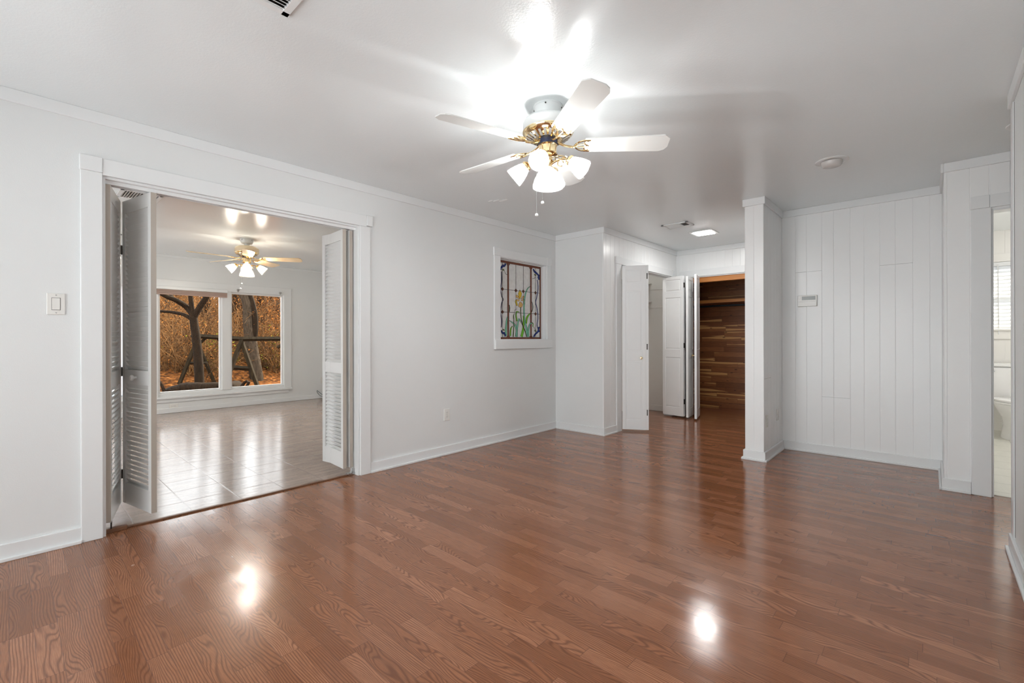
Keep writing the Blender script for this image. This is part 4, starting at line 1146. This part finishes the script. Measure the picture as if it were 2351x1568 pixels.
ribbon1('green_leaf', 'g_green', [(685, 1120), (688, 1080), (672, 1065)], [12, 12, 3])
ribbon1('olive_stem', 'g_olive', [(528, 870), (532, 980), (550, 1080), (590, 1190), (605, 1250)], [10, 11, 12, 12, 12])
ribbon1('olive_stem', 'g_olive', [(432, 1250), (440, 1130), (442, 1020)], [14, 12, 8])
ribbon1('olive_stem', 'g_olive', [(440, 1020), (438, 985), (445, 955)], [16, 14, 4])
ribbon1('olive_stem', 'g_olive', [(384, 930), (388, 880), (382, 840)], [6, 12, 3]); ribbon1('olive_stem', 'g_olive', [(672, 930), (686, 870), (675, 800)], [6, 10, 3])
line([px(445, 955), px(452, 905), px(475, 893)], .002)
line([px(510, 1035), px(545, 1090), px(580, 1165)], .002)
# blue ribbons at both sides
ribbon1('blue_ribbon', 'g_blue', [(335, 310), (322, 335), (292, 345), (272, 372), (280, 392)], [20, 22, 22, 20, 10])
ribbon1('blue_ribbon', 'g_blue', [(690, 380), (705, 412), (738, 440), (760, 470), (758, 515)], [16, 22, 22, 24, 16])
ribbon1('blue_ribbon', 'g_blue', [(280, 1165), (290, 1195), (318, 1208), (332, 1245)], [14, 22, 22, 16])
ribbon1('blue_ribbon', 'g_blue', [(762, 1125), (752, 1180), (718, 1215), (695, 1250)], [20, 24, 20, 18])
ribbon1('blue_ribbon', 'g_blue', [(742, 520), (752, 620), (738, 730), (722, 810), (742, 900), (750, 1010), (740, 1100), (756, 1160)], [8, 9, 9, 8, 9, 9, 9, 10])
ribbon1('purple_ribbon', 'g_purple', [(280, 410), (284, 520), (272, 640), (285, 730), (303, 770), (285, 820), (272, 920), (284, 1050), (278, 1130)], [8, 12, 9, 9, 8, 9, 9, 12, 8])
for cx, cy in ((330, 318), (318, 340), (298, 332), (290, 352), (276, 364), (694, 388), (704, 404), (722, 420), (736, 434), (750, 452), (764, 462), (752, 486), (764, 508), (284, 1180), (300, 1204), (318, 1202), (330, 1225), (764, 1132), (754, 1152), (764, 1178), (740, 1196), (722, 1206), (704, 1228)):
    q_ = px(cx, cy); piece1('blue_bead', 'g_blue', [(q_[0] + .011 * math.cos(a), q_[1] + .011 * math.sin(a)) for a in [i * PI / 4 for i in range(8)]])
for cx, cy in ((303, 390), (713, 455), (305, 1160), (715, 1175)):
    ribbon1('ribbon_knot', 'g_olive', [(cx - 12, cy - 5), (cx, cy), (cx + 14, cy + 6)], [8, 16, 6])
for pts in ([(318, 405), (330, 440), (355, 455)], [(718, 470), (705, 500), (676, 505)], [(692, 1120), (710, 1150), (716, 1170)]): line([px(*p) for p in pts], .002)
came.build('lead_came', 'came', S)

# ---------------------------------------------------------------- bathroom contents
T_ = thing('toilet', (.70, 7.55, 0), 'white two piece toilet seen through the bathroom doorway', 'toilet')
def loft(mb, secs, seg=36):
    rings = []
    for cx, cy, z, rx, ry in secs:
        rings.append([mb.bm.verts.new((cx + rx * math.cos(2 * PI * k / seg), cy + ry * math.sin(2 * PI * k / seg), z)) for k in range(seg)])
    for a, c in zip(rings, rings[1:]):
        for k in range(seg): mb.bm.faces.new((a[k], a[(k + 1) % seg], c[(k + 1) % seg], c[k]))
    mb.bm.faces.new(rings[0][::-1]); mb.bm.faces.new(rings[-1])
tx = .705
b = MB(); loft(b, [(tx, 7.66, .004, .125, .27), (tx, 7.66, .03, .122, .265), (tx, 7.66, .14, .105, .24), (tx, 7.64, .24, .12, .25), (tx, 7.60, .32, .16, .28), (tx, 7.585, .375, .182, .30), (tx, 7.585, .40, .186, .305)])
b.build('bowl', 'ceramic', T_, smooth=True)
b = MB(); loft(b, [(tx, 7.585, .402, .188, .305), (tx, 7.585, .420, .190, .308), (tx, 7.585, .424, .186, .304)]); b.build('seat', 'ceramic', T_, smooth=True)
b = MB(); loft(b, [(tx, 7.59, .427, .186, .303), (tx, 7.59, .444, .188, .305), (tx, 7.59, .452, .170, .290)]); b.build('seat_lid', 'ceramic', T_, smooth=True)
b = MB(); b.box(tx - .20, tx + .20, 7.91, 8.11, .42, .790, bev=.018); b.build('tank', 'ceramic', T_, smooth=True)
b = MB(); b.box(tx - .215, tx + .215, 7.895, 8.12, .792, .832, bev=.010); b.build('tank_lid', 'ceramic', T_, smooth=True)
b = MB(); b.box(tx - .190, tx - .150, 7.885, 7.895, .735, .75, bev=.003); b.tube([(tx - .158, 7.912, .742), (tx - .158, 7.888, .742)], .010, 12); b.build('flush_lever', 'steel', T_, smooth=True)
w = thing('window_6', (.78, BYW, BWZ0), 'bathroom window behind the white blinds', 'window', kind='structure')
b = MB(); c = BYW - .02
for x0, x1, z0, z1 in ((BW0 - .09, BW1 + .09, BWZ1, BWZ1 + .10), (BW0 - .09, BW0, BWZ0 - .1, BWZ1), (BW1, BW1 + .09, BWZ0 - .1, BWZ1), (BW0 - .09, BW1 + .09, BWZ0 - .12, BWZ0 - .02)): b.box(x0, x1, c, BYW, z0, z1)
b.box(BW0 - .11, BW1 + .11, c - .02, BYW, BWZ0 - .02, BWZ0)
for x0, x1, z0, z1 in ((BW0, BW1, 1.60, 1.66), (BW0, BW1, BWZ0, BWZ0 + .05), (BW0, BW1, BWZ1 - .04, BWZ1), (BW0, BW0 + .04, BWZ0, BWZ1), (BW1 - .04, BW1, BWZ0, BWZ1)): b.box(x0, x1, BYW + .045, BYW + .075, z0, z1)
b.build('window_frame', 'bathpaint', w, bevel=.003)
b = MB(); b.box(BW0 + .03, BW1 - .03, BYW + .058, BYW + .062, BWZ0 + .03, BWZ1 - .03); b.build('glass_pane', 'pane', w)
w = thing('window_blind', (.78, BYW + .02, BWZ1), 'white horizontal slat blind over the bathroom window', 'blind')
b = MB(); b.box(BW0 + .005, BW1 - .005, BYW - .015, BYW + .035, BWZ1 - .05, BWZ1 - .002, bev=.004); b.build('head_rail', 'trim', w)
b = MB(); z = BWZ0 + .03
while z < BWZ1 - .06:
    b.box(BW0 + .008, BW1 - .008, -.025, .025, -.0012, .0012, Matrix.Translation((0, BYW + .012, z)) @ Matrix.Rotation(math.radians(70), 4, 'X'))
    z += .045
b.build('blind_slats', 'blindslat', w)
b = MB(); b.tube([(.60, BYW - .02, BWZ1 - .03), (.605, BYW - .022, BWZ0 - .06)], .006, 8); b.build('wand', 'trim', w, smooth=True)

# ---------------------------------------------------------------- outdoors
GZ = -0.80
def gheight(x, y):
    d = -x - 22.0
    base_ = GZ
    if d > 0: base_ += min(5.0, d * .215) + .25 * math.sin(y * .5 + x * .3)
    return base_ + .10 * mnoise.noise(Vector((x * .5, y * .5, 0)))
b = MB()
nx, ny = 70, 90
vs = [[None] * (ny + 1) for _ in range(nx + 1)]
for i in range(nx + 1):
    for j in range(ny + 1):
        x = XW - .3 - 52 * (i / nx); y = -22 + 60 * j / ny
        vs[i][j] = b.bm.verts.new((x, y, gheight(x, y)))
for i in range(nx):
    for j in range(ny): b.bm.faces.new((vs[i][j], vs[i + 1][j], vs[i + 1][j + 1], vs[i][j + 1]))
o = b.build('ground', 'litter', smooth=True); tag(o, 'leaf covered ground and bank of the woods outside the window', 'ground', kind='structure')
b = MB(); b.box(XW - 1.1, XW - .12, -3.2, 5.4, H + .02, H + .10)  # unseen overhang added to block the sun at the windows
b.box(-10, 3, -4.0, -2.8, H + .03, H + .1); b.box(-10.0, 3, 8.3, 9.0, H + .03, H + .1)
struct(b, 'sun_block_eave', 'trim', 'added unseen eave keeping the sun out of the back room windows', 'eave')

def outp(px_, py_, fwd):   # a point outside given by the picture column/row it should sit in at a chosen depth
    F = Vector((-math.sin(YAW), math.cos(YAW), 0)); Rr = Vector((math.cos(YAW), math.sin(YAW), 0))
    return F * fwd + Rr * ((px_ - 1175.5) / F_PX * fwd) + Vector((0, 0, CAM_H - (py_ - 777.2) / F_PX * fwd))
def catm(P, n=5):
    P = [Vector(p) for p in P]; Q = []
    for i in range(len(P) - 1):
        p0 = P[max(i - 1, 0)]; p1 = P[i]; p2 = P[i + 1]; p3 = P[min(i + 2, len(P) - 1)]
        for k in range(n):
            t = k / n
            Q.append(.5 * ((2 * p1) + (-p0 + p2) * t + (2 * p0 - 5 * p1 + 4 * p2 - p3) * t * t + (-p0 + 3 * p1 - 3 * p2 + p3) * t ** 3))
    return Q + [P[-1]]
def branch(mb, pts, r0, r1, seg=10, n=5, rough=.0):
    Q = catm(pts, n); L = len(Q)
    if rough: Q = [q + Vector([random.uniform(-1, 1) * rough for _ in range(3)]) if 0 < i < L - 1 else q for i, q in enumerate(Q)]
    mb.tube(Q, [r0 + (r1 - r0) * i / (L - 1) for i in range(L)], seg)
# forked tree in the left window
D = 15.5
def P_(x, y, d=D): return tuple(outp(x, y, d))
tr = thing('tree', (outp(458, 900, D).x, outp(458, 900, D).y, GZ), 'dark forked tree close behind the left picture window', 'tree', 'trees of the woods')
b = MB()
branch(b, [P_(459, 925), P_(458, 880), P_(455, 820), P_(450, 770), P_(445, 735), P_(443, 715)], .150, .115, 14)
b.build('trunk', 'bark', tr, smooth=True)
b = MB()
branch(b, [P_(443, 722), P_(428, 703), P_(405, 688, 15.2), P_(385, 680, 15.0), P_(364, 669, 14.8), P_(330, 655, 14.5)], .095, .055)
branch(b, [P_(444, 735), P_(425, 722), P_(395, 715), P_(365, 712), P_(335, 700)], .065, .035)
branch(b, [P_(444, 722), P_(440, 700), P_(438, 675), P_(440, 640)], .085, .06)
branch(b, [P_(447, 724), P_(458, 705), P_(468, 690), P_(478, 675), P_(490, 655), P_(500, 630)], .10, .07)
branch(b, [P_(405, 690, 15.2), P_(392, 675), P_(380, 655), P_(372, 640)], .05, .03)
b.build('branches', 'bark', tr, smooth=True)
# trunk with thin twigs in the right window
tr = thing('tree', (outp(560, 900, 17).x, outp(560, 900, 17).y, GZ), 'dark leaning tree seen in the left half of the right picture window', 'tree', 'trees of the woods')
b = MB(); d = 21
branch(b, [P_(592, 905, d), P_(588, 860, d), P_(578, 800, d), P_(572, 740, d), P_(570, 700, d), P_(560, 670, d), P_(548, 640, d)], .30, .20, 14)
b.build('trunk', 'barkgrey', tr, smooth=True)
b = MB()
branch(b, [P_(570, 720, d), P_(578, 700, d), P_(575, 685, d), P_(562, 682, d), P_(556, 690, d)], .12, .05)
branch(b, [P_(572, 722, d), P_(565, 712, d), P_(560, 706, d)], .06, .03); branch(b, [P_(576, 800, d), P_(584, 760, d), P_(584, 720, d), P_(574, 680, d), P_(560, 655, d), P_(545, 640, d)], .16, .11)
b.build('branches', 'bark', tr, smooth=True)
# standing background trunks
bg = [(475, 26, .30, 8, 'dark trunk behind the fork of the near tree'), (545, 27, .42, 9, 'thick dark trunk left of the leaning tree'), (603, 28, .30, 9, 'dark middle trunk in the right picture window'),
      (625, 33, .20, 9, 'thin trunk right of the middle trunk'), (640, 30, .16, 9, 'slender pale trunk near the right window edge'), (410, 34, .22, 8, 'slim trunk far behind the left branches'),
      (385, 30, .16, 8, 'slender trunk near the left window edge'), (505, 36, .2, 8, 'slim trunk beside the window mullion'), (660, 36, .3, 9, 'trunk hidden partly by the right window frame'), (430, 38, .2, 9, 'far thin trunk between the left branches')]
for k, (cx, d, r, h, lab) in enumerate(bg):
    p = outp(cx, 800, d); g = gheight(p.x, p.y)
    tr = thing('tree', (p.x, p.y, g), lab, 'tree', 'trees of the woods')
    b = MB(); lean = random.uniform(-.5, .5)
    branch(b, [(p.x, p.y, g - .2), (p.x, p.y + lean * .2, g + h * .3), (p.x, p.y + lean * .5, g + h * .6), (p.x, p.y + lean, g + h)], r, r * .45, 10, 4, .03)
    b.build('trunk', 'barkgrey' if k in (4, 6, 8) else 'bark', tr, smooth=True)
    b = MB()
    for q in range(9):
        z = g + h * random.uniform(.25, .95); a = random.uniform(0, 2 * PI); L = random.uniform(.8, 2.2)
        e = Vector((math.cos(a), math.sin(a), random.uniform(.2, .8))) * L
        s = Vector((p.x, p.y + lean * .5, z))
        branch(b, [s, s + e * .5 + Vector((0, 0, .1)), s + e], .05, .012, 5, 3, .05)
    b.build('branches', 'bark', tr)
# swing set frame of timber
def beam(mb, p, q, w):
    mb.tube([p, q], w * .707, 4)
sw = thing('swing_set', (outp(560, 890, 18.5).x, outp(560, 890, 18.5).y, GZ), 'weathered timber swing frame with two A shaped ends in the yard', 'swing frame')
d = 18.5
b = MB(); beam(b, P_(440, 769, d - .2), P_(558, 777, d), .13); beam(b, P_(556, 777, d), P_(700, 776, d + 1.5), .13); b.build('top_beam', 'timber', sw)
b = MB(); beam(b, P_(452, 782, d), P_(406, 893, d - .3), .11); b.build('leg', 'timber', sw)
b = MB(); beam(b, P_(452, 782, d), P_(493, 880, d + .6), .10); b.build('leg', 'timber', sw)
b = MB(); beam(b, P_(556, 777, d), P_(528, 850, d - .3), .13); b.build('leg', 'timber', sw)
b = MB(); beam(b, P_(553, 777, d), P_(593, 892, d), .13); b.build('leg', 'timber', sw)
b = MB(); beam(b, P_(430, 832, d), P_(476, 832, d), .08); b.build('cross_bar', 'timber', sw)
b = MB(); beam(b, P_(528, 842, d), P_(578, 845, d), .13); b.build('cross_bar', 'timber', sw)
b = MB(); beam(b, P_(475, 772, d), P_(455, 790, d), .08); beam(b, P_(498, 772, d), P_(510, 790, d), .07); beam(b, P_(637, 797, d + .8), P_(654, 785, d + 1), .09); b.build('brace', 'timber', sw)
b = MB(); branch(b, [P_(383, 905, 14.8), P_(420, 893, 14.8), P_(470, 890, 15), P_(520, 887, 15.4), P_(545, 884, 16)], .22, .17, 12, 5, .02)
tag(b.build('fallen_log', 'bark', smooth=True), 'thick fallen log lying across the foot of the left picture window', 'log')
b = MB(); branch(b, [P_(362, 868, 14.5), P_(372, 885, 14.5), P_(380, 905, 14.5)], .035, .05, 8)
tag(b.build('fallen_branch', 'bark', smooth=True), 'bent dark branch leaning at the left end of the fallen log', 'branch')
b = MB(); branch(b, [P_(548, 905, 15), P_(553, 890, 15), P_(560, 878, 15), P_(568, 873, 15)], .06, .04, 8); branch(b, [P_(566, 900, 15), P_(566, 888, 15), P_(572, 875, 15)], .05, .04, 8)
tag(b.build('stump_branches', 'bark', smooth=True), 'short dark broken branches at the foot of the right picture window', 'branch')
# undergrowth: uncountable twigs and dry leaves
rnd = random.Random(3)
tw = MB(); le = MB(); ld = MB(); lg = MB()
def quad(mb, c, s):
    a = Vector([rnd.uniform(-1, 1) for _ in range(3)]).normalized(); c2 = a.orthogonal().normalized(); c3 = a.cross(c2)
    v = [mb.bm.verts.new(c + c2 * s * u + c3 * s * .6 * w_) for u, w_ in ((-1, 0), (0, -1), (1, 0), (0, 1))]
    mb.bm.faces.new(v)
for k in range(820):
    u = rnd.uniform(335, 690); d = (19.2 if u < 525 else 22.5) + 23 * rnd.random() ** 1.5
    p = outp(u, 800, d); g = gheight(p.x, p.y); p.z = g
    hh = rnd.uniform(.7, 2.4) if rnd.random() < .75 else rnd.uniform(2.2, 4.2)
    for q in range(rnd.randint(3, 6)):
        a = rnd.uniform(0, 2 * PI); sp = rnd.uniform(.1, .8) * hh
        e = Vector((math.cos(a) * sp, math.sin(a) * sp, hh * rnd.uniform(.5, 1)))
        mid = p + e * .5 + Vector((rnd.uniform(-.2, .2), rnd.uniform(-.2, .2), .15))
        tw.tube([p, mid, p + e, p + e * 1.25 + Vector((rnd.uniform(-.4, .4), rnd.uniform(-.4, .4), -.15 * hh))], [.013, .010, .006, .004], 3, cap=False)
        for w_ in range(3):
            f_ = p + e * rnd.uniform(.35, 1)
            tw.tube([f_, f_ + Vector([rnd.gauss(0, .30) for _ in range(3)])], [.006, .003], 3, cap=False)
        for w_ in range(9):
            t = rnd.uniform(.2, 1.25)
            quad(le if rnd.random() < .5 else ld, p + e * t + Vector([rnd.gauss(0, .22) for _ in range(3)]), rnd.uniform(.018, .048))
for (cx, cy, d, n, s) in ((485, 815, 21, 260, .5), (505, 835, 21, 160, .5), (480, 860, 20.5, 160, .4), (612, 850, 23, 200, .5), (600, 815, 24, 260, .7), (645, 805, 24, 200, .5), (440, 850, 22, 120, .5), (620, 880, 23, 80, .4)):
    c = outp(cx, cy, d)
    for k in range(n): quad(lg, c + Vector([rnd.gauss(0, s) for _ in range(3)]), rnd.uniform(.03, .07))
for k in range(16000):
    u = rnd.uniform(335, 690); d = rnd.uniform(28, 46); z = rnd.uniform(-.5, 6.5)
    p = outp(u, 800, d); p.z = gheight(p.x, p.y) + abs(rnd.gauss(0, .75))
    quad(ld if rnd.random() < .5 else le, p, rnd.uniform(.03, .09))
for (cx, cy, d, n, s, t) in ((622, 700, 25, 1500, .8, 1), (640, 735, 25, 700, .7, 0), (600, 680, 24, 700, .7, 1), (560, 735, 26, 500, .6, 1), (500, 700, 27, 900, .9, 0), (400, 690, 28, 900, 1.0, 0), (385, 790, 24, 700, .8, 0), (420, 760, 25, 700, .8, 0), (495, 770, 25, 600, .6, 1), (640, 830, 24, 500, .6, 1)):
    c = outp(cx, cy, d)
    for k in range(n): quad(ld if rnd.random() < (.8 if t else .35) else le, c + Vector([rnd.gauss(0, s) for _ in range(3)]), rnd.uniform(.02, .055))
tag(tw.build('undergrowth', 'twig'), 'tangle of thin bare shrubs and vines on the wooded bank', 'undergrowth', kind='stuff')
tag(le.build('dry_leaves', 'leaf_o'), 'sunlit orange dry leaves in the undergrowth', 'leaves', kind='stuff')
tag(ld.build('dark_leaves', 'leaf_d'), 'dark brown leaves in the undergrowth', 'leaves', kind='stuff')
tag(lg.build('green_shoots', 'leaf_g'), 'yellow green leaves low in the undergrowth', 'leaves', kind='stuff')
